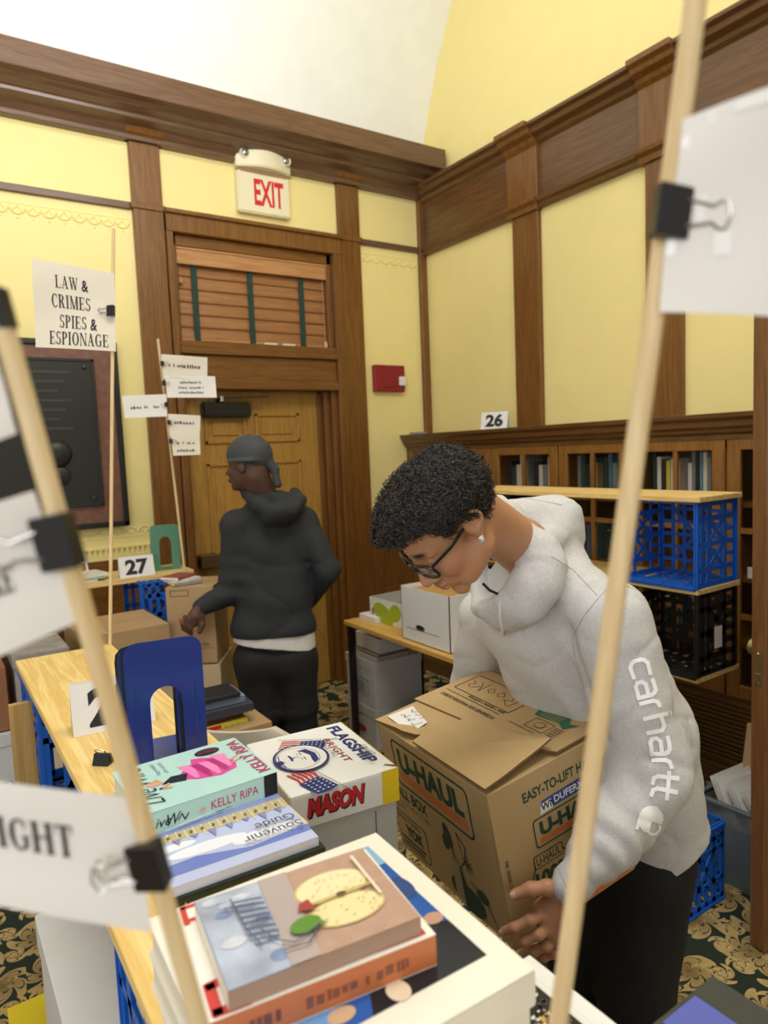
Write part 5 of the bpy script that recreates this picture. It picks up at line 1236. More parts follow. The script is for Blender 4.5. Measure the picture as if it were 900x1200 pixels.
def np_obj(name, V, F, mat, parent=None, off=(0, 0, 0), colors=None):
    me = bpy.data.meshes.new(name); V = V-np.array(off)
    me.vertices.add(len(V)); me.vertices.foreach_set('co', V.astype(np.float32).ravel())
    k = F.shape[1]; me.loops.add(F.size); me.loops.foreach_set('vertex_index', F.astype(np.int32).ravel())
    me.polygons.add(len(F)); me.polygons.foreach_set('loop_start', np.arange(0, F.size, k, dtype=np.int32)); me.polygons.foreach_set('loop_total', np.full(len(F), k, np.int32))
    me.polygons.foreach_set('use_smooth', np.ones(len(F), bool)); me.materials.append(mat)
    if colors is not None:
        ca = me.color_attributes.new('tint', 'FLOAT_COLOR', 'POINT'); ca.data.foreach_set('color', np.c_[colors, np.ones(len(V))].astype(np.float32).ravel())
    me.update(calc_edges=True); me.validate()
    o = bpy.data.objects.new(name, me); COL.objects.link(o)
    if parent: o.parent = parent
    return o
def M_tint(name, rough, bump, bscale, sss=0.0, spec=.4, var=.04, vscale=30):
    m = M(name, '#808080', rough, bump=bump, bscale=bscale, var=var, vscale=vscale, spec=spec)
    nt = m.node_tree; a = nt.nodes.new('ShaderNodeAttribute'); a.attribute_name = 'tint'
    for n in nt.nodes:
        if n.bl_idname == 'ShaderNodeVectorMath': nt.links.new(a.outputs['Color'], n.inputs[0])
    b = nt.nodes['Principled BSDF']
    if sss: b.inputs['Subsurface Weight'].default_value = sss; b.inputs['Subsurface Radius'].default_value = (.012, .005, .003); b.inputs['Subsurface Scale'].default_value = .6
    return m
def wob(P, seed, f):
    r = np.random.RandomState(seed); o = np.zeros(len(P))
    for i in range(5):
        d = _n(r.randn(3))*f*(.6+.3*i); o += np.sin(P@d+r.rand()*6+1.3*np.sin(P@_n(r.randn(3))*f*.5))/(1+.5*i)
    return o/2.5
SKIN = M_tint('skin', .48, .12, 260, .08)
def C3(h): return np.array(lin(h)[:3])

# ------------------------------------------------------------------ the young man
def W3(a, b, c): return a*CR+b*CU-c*CF                     # right, up, towards the viewer
hS = _n(W3(.405, -.16, .90)); hU = _n(W3(-.716, .557, .421)); hU = _n(hU-hS*(hU@hS)); hF = np.cross(hS, hU)
if hF@W3(-.44, -.88, .15) < 0: hF = -hF
ear = at(552, 618, 1.18); HC = ear-hS*.076
def H(f, s, u): return HC+f*hF+s*hS+u*hU
RH = np.array([hF, hS, hU])
neckb = at(632, 668, 1.50); upch = at(655, 735, 1.50); belly = at(715, 850, 1.55); pelv = at(742, 962, 1.60)
LA = _n(np.array([.10, -.99, -.02]))                        # towards his left
shL, elL, wrL = at(715, 728, 1.31), at(760, 908, 1.31), at(672, 1035, 1.235)
shR, elR, wrR = at(572, 722, 1.70), at(555, 800, 1.84), at(520, 905, 1.76)
sk = SDF()
# skull, face
sk.ell(H(-.008, 0, .030), (.094, .074, .074), RH, .01)
sk.ell(H(.035, 0, .038), (.057, .062, .055), RH, .02)
sk.ell(H(.034, 0, -.03), (.058, .057, .072), RH, .02)
sk.ell(H(.03, 0, -.068), (.055, .047, .036), RH, .02)
sk.ell(H(.080, 0, -.098), (.017, .021, .018), RH, .015)
for s_ in (-1, 1):
    sk.ell(H(.066, s_*.036, -.026), (.024, .024, .026), RH, .015)
    sk.cap(H(.086, s_*.008, .021), H(.074, s_*.045, .020), .009, .008, .012)
    sk.ell(H(.094, s_*.030, .002), (.013, .019, .013), RH, .012, True)
    sk.ell(H(.074, s_*.031, .001), (.0145, .0155, .0125), RH, .004)
    sk.cap(H(.060, s_*.038, -.075), H(.005, s_*.054, -.055), .016, .020, .02)
sk.cap(H(.088, 0, .012), H(.112, 0, -.031), .0078, .0105, .010)
sk.ell(H(.112, 0, -.035), (.0115, .0125, .0095), RH, .006)
for s_ in (-1, 1): sk.ell(H(.098, s_*.0145, -.037), (.0115, .0085, .0080), RH, .006)
for s_ in (-1, 1): sk.ell(H(.101, s_*.008, -.044), (.006, .0035, .003), RH, .003, True)
sk.ell(H(.082, 0, -.060), (.020, .028, .020), RH, .012)
sk.ell(H(.1010, 0, -.0565), (.0095, .0215, .0060), RH, .004)
sk.ell(H(.0985, 0, -.0685), (.0100, .0190, .0070), RH, .004)
sk.cap(H(.109, -.017, -.0622), H(.109, .017, -.0622), .0014, .0012, .003, True)
# neck, torso core, arms, legs under the clothes
sk.chain([H(-.035, 0, -.035), H(-.065, 0, -.09)*.5+neckb*.5, neckb], [.054, .052, .058], .03)
sk.cap(H(.02, 0, -.085), neckb+LA*0+(H(.02, 0, -.1)-neckb)*.3, .035, .045, .03)
sk.chain([neckb, upch, belly, pelv], [.075, .11, .11, .12], .03)
sk.chain([shL, elL, wrL], [.05, .042, .026], .03); sk.chain([shR, elR, wrR], [.05, .042, .026], .03)
V, F = sk.mesh(.0048); V = relax(V, F, 1)
# finer head laid over the coarse one: rebuild the head region at high detail
hd_ = SDF(); hd_.ops = [op for op in sk.ops if op[0] == 'ell' or (op[0] == 'cap' and max(np.linalg.norm(op[1]-HC), np.linalg.norm(op[2]-HC)) < .16)]
hd_.cap(H(-.035, 0, -.035), H(-.065, 0, -.09)*.5+neckb*.5, .054, .052, .03)
hd_.cap(H(-.065, 0, -.09)*.5+neckb*.5, neckb, .052, .058, .02)
# ears
for s_ in (-1, 1):
    hd_.ell(H(-.006, s_*.076, .004), (.017, .008, .030), RH, .006)
    hd_.tor(H(-.010, s_*.083, .010), hS*s_+hF*.25, .0165, .0038, .003)
    hd_.cap(H(-.004, s_*.080, -.008), H(.002, s_*.076, -.026), .008, .0065, .004)
    hd_.ell(H(.0, s_*.088, .004), (.0075, .007, .011), RH, .003, True)
    hd_.ell(H(.006, s_*.078, -.002), (.005, .005, .007), RH, .003)
V2, F2 = hd_.mesh(.0022); V2 = relax(V2, F2, 1, .4)
keep = np.linalg.norm(V-HC, axis=1) > .150
km = keep[F].all(1) & (((V[F].mean(1)-neckb)@_n(HC-neckb)) < .04)
F = F[km]
# hands
def hand(pal, wr, chains, thumb, rad=1.0):
    h = SDF()
    h.cap(wr, pal[0], .0255*rad, .028*rad, .02)
    for a, b, r in pal[1]: h.cap(a, b, r*rad, r*rad, .014)
    for ch in chains:
        h.chain(ch, [.0102*rad, .0094*rad, .0088*rad, .0078*rad][:len(ch)], .006)
        h.ell(ch[1], (.0098*rad,)*3, None, .004)
    h.chain(thumb, [.015*rad, .0125*rad, .0112*rad, .0095*rad][:len(thumb)], .010)
    return h
palm = [at(650, 1068, 1.262), [(at(661, 1046, 1.25), at(637, 1066, 1.255), .0195), (at(664, 1056, 1.245), at(642, 1082, 1.25), .0195), (at(668, 1062, 1.245), at(650, 1094, 1.25), .0185), (at(668, 1066, 1.25), at(654, 1103, 1.262), .017)]]
fing = [[at(641, 1070, 1.246), at(621, 1078, 1.236), at(603, 1087, 1.238), at(591, 1091, 1.252)],
        [at(646, 1086, 1.244), at(631, 1095, 1.234), at(615, 1103, 1.24), at(603, 1107, 1.255)],
        [at(651, 1098, 1.25), at(640, 1108, 1.242), at(625, 1115, 1.25), at(612, 1119, 1.264)],
        [at(655, 1107, 1.262), at(648, 1116, 1.256), at(637, 1121, 1.262), at(627, 1123, 1.275)]]
thmb = [at(660, 1050, 1.245), at(642, 1040, 1.236), at(622, 1042, 1.236), at(604, 1048, 1.240)]
hL = hand(palm, wrL, fing, thmb); VL, FL = hL.mesh(.0018); VL = relax(VL, FL, 1, .5)
palR = [at(512, 930, 1.73), [(at(515, 915, 1.73), at(508, 945, 1.725), .02), (at(520, 915, 1.74), at(514, 950, 1.735), .02)]]
fR = [[at(506+5*i, 948, 1.72+.01*i), at(503+5*i, 962, 1.715+.01*i), at(504+5*i, 974, 1.72+.01*i), at(508+5*i, 982, 1.73+.01*i)] for i in range(4)]
tR = [at(515, 915, 1.72), at(506, 922, 1.71), at(500, 935, 1.705), at(497, 948, 1.705)]
hR = hand(palR, wrR, fR, tR); VR_, FR_ = hR.mesh(.003); VR_ = relax(VR_, FR_, 1, .5)
parts = [(V, F), (V2, F2), (VL, FL), (VR_, FR_)]
Vs, Fs, o_ = [], [], 0
for a, b in parts: Vs.append(a); Fs.append(b+o_); o_ += len(a)
Vb = np.concatenate(Vs); Fb = np.concatenate(Fs)
base = C3('#b58361'); col = np.tile(base, (len(Vb), 1))
L_ = (Vb-HC)@RH.T; f_, s_, u_ = L_[:, 0], L_[:, 1], L_[:, 2]
def blendc(mask, c): 
    global col
    col = col*(1-mask[:, None])+C3(c)*mask[:, None]
def gauss(c, r): return np.clip(1.6*np.exp(-(((f_-c[0])/r[0])**2+((np.abs(s_)-c[1])/r[1])**2+((u_-c[2])/r[2])**2)*1.5), 0, 1)
blendc(gauss((.1, 0, -.0565), (.020, .019, .0055))*.9, '#87483e'); blendc(gauss((.103, 0, -.0690), (.020, .018, .0065))*.9, '#a85a52')
blendc(gauss((.088, .029, .0265), (.026, .021, .0058))*.98, '#1e1411')
blendc(gauss((.085, .031, -.002), (.02, .013, .003))*.8, '#3a251c')
blendc(gauss((.065, .045, -.03), (.03, .02, .02))*.25, '#b8694f')
blendc(gauss((.1, 0, -.047), (.015, .02, .004))*.35, '#5f4031')
hm = np.clip(1-np.abs(u_+.012)/.02, 0, 1)*np.clip(1-np.abs(f_-.018)/.014, 0, 1)*(np.abs(s_) > .05)
blendc(hm*.5, '#33221b')
root = HC.copy(); root[2] = 0; root = np.array([1.30, .95, 0])
P1 = np_obj('person', Vb, Fb, SKIN, None, root, col); P1.location = tuple(root)
tag(P1, 'person with curly black hair and glasses in a grey hoodie bending over a moving box', 'person')
# nails on the visible hand
def shell_point(p, d): return p+d
nm = MB()
for ch, r in ((thmb, .0092), (fing[0], .0075), (fing[1], .0072)):
    tip, pv = ch[-1], ch[-2]; ax_ = _n(tip-pv); up_ = _n(-CF+.55*CU-ax_*((-CF+.55*CU)@ax_)); sd_ = np.cross(ax_, up_)
    rows = []
    for j in range(5):
        for i in range(5):
            a = (i-2)/2*.75; q = tip+ax_*(-.002+.0025*j)+sd_*math.sin(a)*r*.9+up_*(r*math.cos(a)+.0010-.0006*max(0, j-2)**2*.4); rows.append(q-root)
    nm.add(rows, [(j*5+i, j*5+i+1, (j+1)*5+i+1, (j+1)*5+i) for j in range(4) for i in range(4)])
nm.build('nail', M('nail', '#c79a86', .3), P1, smooth=True)

# hoodie
FL_ = M_tint('fleece_marl', .95, .55, 420, 0, .15, var=.10, vscale=220)
hz = SDF()
w0 = .085
hz.chain([upch+LA*w0*.9, belly+LA*w0*.75+(-.0)*hF, pelv+LA*w0*.6], [.112, .122, .113], .05)
hz.chain([upch-LA*w0*.9, belly-LA*w0*.75, pelv-LA*w0*.6], [.110, .118, .110], .05)
hz.cap(upch, belly, .12, .14, .05); hz.cap(neckb+np.array([.03, 0, -.02]), upch, .075, .12, .05)
hz.cap(neckb+LA*.03, shL+(upch-shL)*.25, .07, .078, .04); hz.cap(neckb-LA*.03, shR+(upch-shR)*.25, .07, .075, .04)
bk = _n(at(800, 790, 1.55)-at(700, 790, 1.55))
hz.cap(at(700, 715, 1.56), at(738, 850, 1.62), .075, .095, .05)          # back
hz.cap(at(738, 860, 1.60), at(738, 955, 1.62), .105, .110, .05)
# front pouch and belly against the box
hz.cap(at(640, 790, 1.56), at(680, 860, 1.56), .08, .08, .04)
# left arm
hz.chain([shL, shL*.5+elL*.5, elL], [.078, .075, .069], .012)
hz.chain([elL+(.0)*CU, elL*.5+wrL*.5, wrL], [.070, .060, .036], .02)
hz.cap(wrL, wrL+_n(wrL-elL)*.012, .034, .031, .01)
hz.cap(at(768, 880, 1.32), at(748, 952, 1.29), .060, .050, .03)
# bunched sleeve near cuff
hz.tor(wrL-_n(wrL-elL)*.045, wrL-elL, .028, .016, .012); hz.tor(wrL-_n(wrL-elL)*.085, wrL-elL, .038, .018, .014)
# right arm
hz.chain([shR, elR], [.075, .060], .03); hz.chain([elR, wrR], [.060, .042], .02)
# waistband
SPN = _n(at(742, 962, 1.60)-at(712, 850, 1.57))
for a in (-1, 1): hz.cap(pelv+LA*a*.05, pelv+LA*a*.05+SPN*.10-CR*.035, .116, .114, .010)
# hollow neck
hz.cap(H(0, 0, -.03), H(-.02, 0, -.06)*.35+neckb*.65, .058, .056, .012, True)
# hood: thick rolled opening round the neck and the pouch lying on the back
rim = [at(584, 592, 1.45), at(600, 600, 1.39), at(613, 620, 1.355), at(617, 648, 1.34), at(608, 680, 1.33), at(590, 704, 1.345), at(570, 714, 1.40), at(562, 712, 1.47), at(562, 690, 1.54), at(560, 640, 1.58), at(570, 602, 1.53), at(584, 592, 1.45)]
for i in range(len(rim)-1): hz.cap(rim[i], rim[i+1], .019, .019, .010)
for i in range(1, 7): hz.cap(rim[i]+(upch-rim[i])*.22, rim[i+1]+(upch-rim[i+1])*.22, .030, .030, .03)
for i in range(2, 6): hz.cap(rim[i]+(shL-rim[i])*.22, rim[i+1]+(shL-rim[i+1])*.22, .034, .034, .03)
hz.cap(at(618, 612, 1.46), at(652, 613, 1.50), .050, .050, .02); hz.cap(at(602, 604, 1.48), at(652, 602, 1.53), .034, .042, .02)
hz.cap(at(640, 632, 1.43), at(660, 612, 1.50), .045, .040, .02); hz.cap(at(625, 640, 1.50), at(640, 660, 1.50), .07, .08, .03)
hz.cap(at(662, 604, 1.48), at(660, 628, 1.50), .036, .045, .015)
hz.cap(at(640, 662, 1.375), at(664, 640, 1.40), .005, .005, .012, True); hz.cap(at(664, 640, 1.40), at(690, 624, 1.44), .006, .006, .014, True)
hz.cap(at(640, 662, 1.36), at(630, 700, 1.345), .004, .004, .010, True); hz.cap(at(630, 700, 1.345), at(600, 726, 1.36), .004, .004, .010, True)
# crease between arm and chest, fold lines
for a, b, r in ((at(662, 742, 1.31), at(684, 812, 1.30), .013), (at(684, 812, 1.30), at(706, 862, 1.30), .012), (at(612, 742, 1.36), at(648, 830, 1.42), .004), (at(560, 730, 1.42), at(590, 800, 1.5), .005), (at(700, 905, 1.23), at(735, 925, 1.23), .006), (at(690, 935, 1.20), at(728, 952, 1.21), .006), (at(790, 880, 1.32), at(760, 890, 1.24), .005), (at(812, 780, 1.42), at(818, 880, 1.40), .007), (at(818, 880, 1.40), at(800, 975, 1.36), .007), (at(800, 975, 1.36), at(752, 1012, 1.34), .006)):
    hz.cap(a, b, r, r*.5, .02, True)
HEM = at(748, 1036, 1.50); HN = _n(.55*CR-.83*CU)
def ridge(P, seed, f, pw=5): return np.clip(1-np.abs(wob(P, seed, f)), 0, 1)**pw
def fold(P):
    el = np.exp(-((P-elL)**2).sum(1)/.09**2); d1 = _n(elL-shL); d2 = _n(wrL-elL)
    wv = wob(P, 3, 26)*.0042+wob(P, 9, 60)*.0020
    ar = np.exp(-((P-(elL+wrL)/2)**2).sum(1)/.10**2)
    st = np.sin(((P-elL)@_n(d2+.35*CU))*115+2*np.sin(P@np.array([20, 31, 12.])))*.0045*ar
    s2 = np.sin(((P-elL)@_n(d1+.4*CR))*80+2*wob(P, 5, 20))*.0026*el
    be = np.exp(-((P-at(690, 810, 1.42))**2).sum(1)/.10**2)
    s3 = np.sin((P@_n(W3(.7, .55, .2)))*85+1.5*wob(P, 11, 18))*.0040*be
    cr_ = ridge(P, 13, 30, 8)*.0035+ridge(P, 17, 48, 8)*.0018
    return -(wv+st+s2+s3)+cr_
Vh, Fh = hz.mesh(.0052, fold); Vh = relax(Vh, Fh, 1, .5); Vh = Vh-(np.maximum((Vh-HEM)@HN, 0)*(np.linalg.norm(Vh-pelv, axis=1) < .26))[:, None]*HN
# cut the hem: drop everything below a tilted plane, and clear the neck opening
hc = np.tile(C3('#c8c6c5'), (len(Vh), 1))
# white inner hood
ins = np.exp(-((Vh-(H(-.02, 0, -.07)*.5+neckb*.5))**2).sum(1)/.055**2); inm = np.clip((ins-.45)*5, 0, 1)
hc = hc*(1-inm[:, None])+C3('#dedddc')*inm[:, None]
hood = np_obj('hoodie', Vh, Fh, FL_, P1, root, hc); hood['label'] = 'light grey marl hooded sweatshirt with white sleeve lettering'
BVH_H = BVHTree.FromPolygons([tuple(v) for v in Vh], [tuple(int(i) for i in f) for f in Fh])
def onsurf(p, d=None, lift=.0008):
    """drop a point onto the hoodie along d"""
    d = Vector(_n(np.array(p)-CAM)); o = Vector(p)-d*.45
    h = BVH_H.ray_cast(o, d, 1.2)
    if h[0] is None: return None
    return np.array(h[0])-np.array(d)*lift
def seam(pts, r=.0011, col_='#a9a6a4', n=14, double=False):
    P = [np.array(p) for p in pts]; out = []
    for a, b in zip(P[:-1], P[1:]):
        for k in range(n):
            q = onsurf(a+(b-a)*k/n, lift=.0002)
            if q is not None: out.append(q-root)
    return out
for pts in ([at(646, 652, 1.4), at(672, 668, 1.4), at(702, 700, 1.4)], [at(702, 700, 1.4), at(684, 722, 1.4), at(670, 748, 1.4), at(675, 772, 1.4)],
            [at(722, 684, 1.4), at(750, 692, 1.4), at(772, 708, 1.4)], [at(772, 708, 1.4), at(786, 760, 1.4), at(800, 830, 1.4), at(803, 880, 1.4)], [at(722, 684, 1.4), at(712, 690, 1.4), at(702, 700, 1.4)],
            [at(600, 582, 1.4), at(640, 588, 1.4), at(660, 592, 1.4)], [at(655, 1018, 1.4), at(668, 1050, 1.4), at(672, 1058, 1.4)]):
    q = seam(pts)
    if len(q) > 3: MB().tube(q, .0009, 5).build('seam', M('seam_grey', '#a8a5a3', .9), hood, smooth=True)
# draw cord
q = [onsurf(at(px, py, 1.4), lift=.003) for px, py in ((586, 706), (586, 718), (587, 728), (589, 738), (589, 745))]
q = [p-root for p in q if p is not None]
if len(q) > 2: MB().tube(q, .0028, 8).build('draw_cord', M('cord_white', '#e6e4e2', .8), hood, smooth=True)
# sleeve lettering follows the cloth from shoulder to cuff
path = [np.array(p, float) for p in ((736, 774), (746, 808), (755, 842), (763, 874), (766, 902), (764, 930), (758, 954), (751, 978), (743, 1002))]
pl_ = [0.0]
for a, b in zip(path[:-1], path[1:]): pl_.append(pl_[-1]+np.linalg.norm(b-a))
MPP = 1.06/F_PX
def sleeve(u, v, z):
    s_ = u/MPP; j = min(max(int(np.searchsorted(pl_, s_))-1, 0), len(path)-2); t_ = (s_-pl_[j])/(pl_[j+1]-pl_[j]); c = path[j]*(1-t_)+path[j+1]*t_
    d0 = path[min(j+1, len(path)-1)]-path[max(j, 0)]; d1 = path[min(j+2, len(path)-1)]-path[min(j+1, len(path)-2)]; d = _n(d0*(1-t_)+d1*t_); nrm = np.array([d[1], -d[0]])
    c = c+nrm*(v/MPP); q = onsurf(at(c[0], c[1], 1.35), lift=.0022+z*.3)
    return (q if q is not None else at(c[0], c[1], 1.3))-root
WHT = M('sleeve_white', '#ffffff', .6)
p = Print(); u = .006
# squared lower-case strokes
def stroke(pts, w_=.0062): 
    pp = []
    for a, b in zip(pts[:-1], pts[1:]):
        for k in range(7): pp.append((a[0]+(b[0]-a[0])*k/7, a[1]+(b[1]-a[1])*k/7))
    pp.append(pts[-1]); p.line(pp, w_, WHT, lay=1)
x = .004; g = .0065; cw = .024; xh = .028
def C_(x): stroke([(x+cw, .001), (x+.008, .0), (x+.002, .004), (x, .009), (x, xh-.009), (x+.002, xh-.004), (x+.008, xh), (x+cw, xh-.001)])
def A_(x): stroke([(x+.002, xh), (x+cw-.006, xh), (x+cw-.002, xh-.003), (x+cw, xh-.008), (x+cw, 0), (x+.006, 0), (x+.001, .004), (x+.001, .011), (x+.006, .0155), (x+cw, .0155)])
def R_(x): stroke([(x, 0), (x, xh-.008), (x+.003, xh-.002), (x+.010, xh)])
def Hh(x): stroke([(x, 0), (x, xh+.013)]); stroke([(x+.004, xh-.002), (x+cw-.008, xh-.001), (x+cw-.002, xh-.006), (x+cw-.002, 0)])
def T_(x): stroke([(x+.004, xh+.010), (x+.004, .008), (x+.008, .001), (x+.016, 0)]); stroke([(x-.003, xh-.004), (x+.016, xh-.004)])
for fn, adv in ((C_, .032), (A_, .033), (R_, .024), (Hh, .031), (A_, .033), (R_, .020), (T_, .018), (T_, .022)): fn(x); x += adv
# wave shaped emblem after the word
cx_, cy_ = x+.030, .008
for iu in range(-12, 13):
    for iv in range(-12, 13):
        a_, b_ = iu*.0018, iv*.0018
        body_ = (a_/.021)**2+(b_/.019)**2 < 1 and not (a_ > .002 and b_ > .002)
        hook_ = .0085**2 < (a_-.010)**2+(b_-.007)**2 < .0125**2 and a_ > .004
        tail_ = abs(b_+.0165) < .003 and .004 < a_ < .021
        if body_ or hook_ or tail_: p.rect(cx_+a_-.00092, cx_+a_+.00092, cy_+b_-.00092, cy_+b_+.00092, WHT, 1)
p.build('sleeve_lettering', hood, (0, 0, 0), (1, 0, 0), (0, 1, 0), warp=sleeve)
# trousers
TR = M('black_sweatpants', '#141316', .85, bump=.3, bscale=60, var=.1)
ts = SDF(); hc_ = at(728, 1006, 1.60); hipL, hipR = hc_+LA*.055, hc_-LA*.06
knL, knR = np.array([hipL[0]-.06, hipL[1]-.02, .40]), np.array([hipR[0]-.05, hipR[1]+.02, .40]); anL, anR = np.array([hipL[0]-.02, hipL[1]-.03, .07]), np.array([hipR[0]-.0, hipR[1]+.04, .07])
ts.cap(hipL+np.array([0, 0, .02]), hipR+np.array([0, 0, .02]), .106, .104, .04)
ts.chain([hipL, knL, anL], [.104, .080, .062], .04); ts.chain([hipR, knR, anR], [.104, .080, .062], .04)
Vt, Ft = ts.mesh(.008, lambda P: -wob(P, 21, 30)*.005-np.sin(P@np.array([25., 12, 8])*2.2+2*wob(P, 2, 9))*.002); Vt = relax(Vt, Ft, 1)
np_obj('trousers', Vt, Ft, TR, P1, root, None)
for an in (anL, anR):
    sh = SDF(); sh.cap(an+np.array([.02, 0, -.025]), an+np.array([-.15, 0, -.035]), .043, .034, .02); sh.cap(an, an+np.array([0, 0, -.02]), .045, .045, .02)
    a, b = sh.mesh(.007); a[:, 2] = np.maximum(a[:, 2], .002); np_obj('shoe', a, b, M('black_shoe', '#1c1c1f', .5), P1, root)
# glasses
GL = M('glasses_frame', '#141416', .22)
gm = MB()
def lensring(s0):
    pts = []
    for k in range(25):
        a = 2*PI*k/24; x_ = math.cos(a); y_ = math.sin(a); q_ = (abs(x_)**3.2+abs(y_)**3.2)**(-1/3.2); ss = s0+x_*q_*.0275; uu = -.001+y_*q_*.0170
        pts.append(H(.108-.16*(abs(ss)-.01)**1.0*.35 - .010*(abs(ss)/.06)**2, ss, uu)-root)
    return pts
for s0 in (-.034, .034): gm.tube(lensring(s0), .0030, 7, cap=False)
gm.tube([H(.105, -.010, .006)-root, H(.109, 0, .009)-root, H(.105, .010, .006)-root], .002, 7)
gls = gm.build('glasses', GL, P1, smooth=True)
for s_ in (-1, 1): MB().bar(H(.092, s_*.060, .010)-root, H(.045, s_*.0735, .009)-root, .0065, .003, None, hS).bar(H(.045, s_*.0735, .009)-root, H(.002, s_*.079, .013)-root, .006, .003, None, hS).bar(H(.002, s_*.079, .013)-root, H(-.022, s_*.080, -.008)-root, .005, .003, None, hS).build('temple', GL, gls, bevel=.0008)
for s0 in (-.034, .034):
    r_ = lensring(s0); c_ = sum(np.array(q) for q in r_[:-1])/24; MB().add([c_]+r_[:-1], [(0, 1+i, 1+(i+1) % 24) for i in range(24)]).build('lens', M('lens_glass', '#cfd4d6', .03, alpha=.16), gls)
# stud earring
e0 = H(.006, .085, -.024)-root
st = MB().lathe([(.0075, 0), (.008, .0012), (.0045, .0032), (.001, .0036)], e0, tuple(hS), 4).build('ear_stud', M('diamond', '#f6f6f4', .05, metal=.6, emit=0), P1)
# thin chain at the collar
MB().tube([at(586, 603, 1.36)-root, at(594, 616, 1.34)-root, at(598, 634, 1.325)-root], .0012, 6).build('necklace', M('gold', '#d8b878', .2, metal=1), P1)
MB().tube([at(566, 684, 1.36)-root, at(574, 692, 1.345)-root, at(583, 696, 1.335)-root], .003, 6).build('shirt_neckline', BLACK, P1, smooth=True)
# curly hair
HB = SDF()
HB.ell(H(-.012, 0, .040), (.100, .090, .079), RH, .02)
HB.ell(H(.030, 0, .062), (.076, .080, .050), RH, .03)
HB.ell(H(.070, 0, .076), (.036, .056, .028), RH, .03)
def above(P, m=0):
    L = (P-HC)@RH.T
    f = L[:, 0]; line = np.interp(f, [-.12, -.06, -.035, -.015, .010, .030, .045, .062, .085, .12], [-.050, -.042, -.020, .012, .022, .018, .044, .064, .078, .078])
    return L[:, 2] > line+m+.010*np.sin(L[:, 1]*90)*.3
Vq, Fq = HB.mesh(.0045, lambda P: -wob(P, 31, 95)*.004)
ok = above(Vq)[Fq].all(1); Fq = Fq[ok]
HAIR = M('curly_hair', '#241e1b', .38, spec=.6, var=.3, vscale=60)
hb = np_obj('hair', Vq, Fq, HAIR, P1, root); hb['label'] = 'short curly black hair'
fn = Fq[np.random.choice(len(Fq), 4200)]; cen = Vq[fn].mean(1); nrm = np.cross(Vq[fn[:, 1]]-Vq[fn[:, 0]], Vq[fn[:, 2]]-Vq[fn[:, 0]]); nrm /= np.linalg.norm(nrm, axis=1)[:, None]+1e-9
cenH = H(.01, 0, .04); sg = np.sign(((cen-cenH)*nrm).sum(1)); nrm *= sg[:, None]
allv, allf = [], []; T = 13; RN = np.random.RandomState(4)
for i in range(len(cen)):
    n_ = nrm[i]+RN.randn(3)*.45; n_ /= np.linalg.norm(n_); e1 = _n(np.cross(n_, RN.randn(3))); e2 = np.cross(n_, e1)
    R0 = RN.uniform(.0030, .0068); Ln = RN.uniform(.004, .018); tw = RN.uniform(5, 10); t_ = np.linspace(0, 1, T)
    ctr = cen[i]-nrm[i]*.003+n_[None]*(t_*Ln)[:, None]+R0*(np.cos(tw*t_)[:, None]*e1+np.sin(tw*t_)[:, None]*e2)
    wd = .0013*(1-.6*t_)[:, None]; d_ = np.gradient(ctr, axis=0); d_ /= np.linalg.norm(d_, axis=1)[:, None]; a_ = np.cross(d_, n_); a_ /= np.linalg.norm(a_, axis=1)[:, None]+1e-9; b_ = np.cross(d_, a_)
    ring = np.stack([ctr+wd*a_, ctr-wd*.5*a_+wd*.87*b_, ctr-wd*.5*a_-wd*.87*b_], 1).reshape(-1, 3); o_ = i*T*3; allv.append(ring)
    j = np.arange(T-1)[:, None]*3
    for k in range(3): allf.append(np.concatenate([o_+j+k, o_+j+(k+1) % 3, o_+j+3+(k+1) % 3, o_+j+3+k], 1))
cu_ = np_obj('curls', np.concatenate(allv), np.concatenate(allf), HAIR, hb, root); cu_['kind'] = 'stuff'
fr_ = fn

# ------------------------------------------------------------------ the standing man by the door
D2 = 3.1
def A2(px, py, dd=0.0): return at(px, py, D2+dd)
hU2 = _n(np.array([.02, .03, 1.0])); hF2 = _n(np.array([-.62, .78, -.18])); hF2 = _n(hF2-hU2*(hF2@hU2)); hS2 = np.cross(hU2, hF2)
HC2 = A2(292, 546, -.06)
RH2 = np.array([hF2, hS2, hU2])
def G(f, s, u): return HC2+f*hF2+s*hS2+u*hU2
nk2 = A2(311, 586, .0); uc2 = A2(315, 640, .02); be2 = A2(322, 700, .02); pe2 = A2(322, 752, .02)
LR = _n(np.array([CR[0], CR[1], 0])*.97+np.array([CF[0], CF[1], 0])*.15)      # to his right
sR2, sL2 = A2(352, 611, .04), A2(277, 617, -.03)
eR2, hR2 = A2(385, 668, .0), A2(352, 712, .22)
eL2, wL2 = A2(272, 692, -.02), A2(236, 712, -.10)
b2 = SDF()
b2.ell(G(-.005, 0, .04), (.098, .076, .09), RH2, .01); b2.ell(G(.035, 0, -.03), (.055, .056, .072), RH2, .02); b2.ell(G(.07, 0, -.09), (.02, .022, .018), RH2, .02)
b2.cap(G(.088, 0, .01), G(.108, 0, -.03), .008, .011, .01); b2.ell(G(.09, 0, -.06), (.016, .024, .013), RH2, .01)
for s_ in (-1, 1):
    b2.ell(G(-.004, s_*.077, .0), (.019, .009, .032), RH2, .006); b2.ell(G(.066, s_*.034, -.025), (.022, .022, .024), RH2, .015); b2.cap(G(.086, s_*.01, .022), G(.07, s_*.045, .02), .009, .008, .012)
b2.chain([G(-.03, 0, -.04), nk2, uc2, be2, pe2], [.06, .062, .085, .085, .09], .03)
b2.chain([sR2, eR2, hR2], [.05, .042, .03], .03); b2.chain([sL2, eL2, wL2], [.05, .042, .03], .03)
V, F = b2.mesh(.0055); V = relax(V, F, 1)
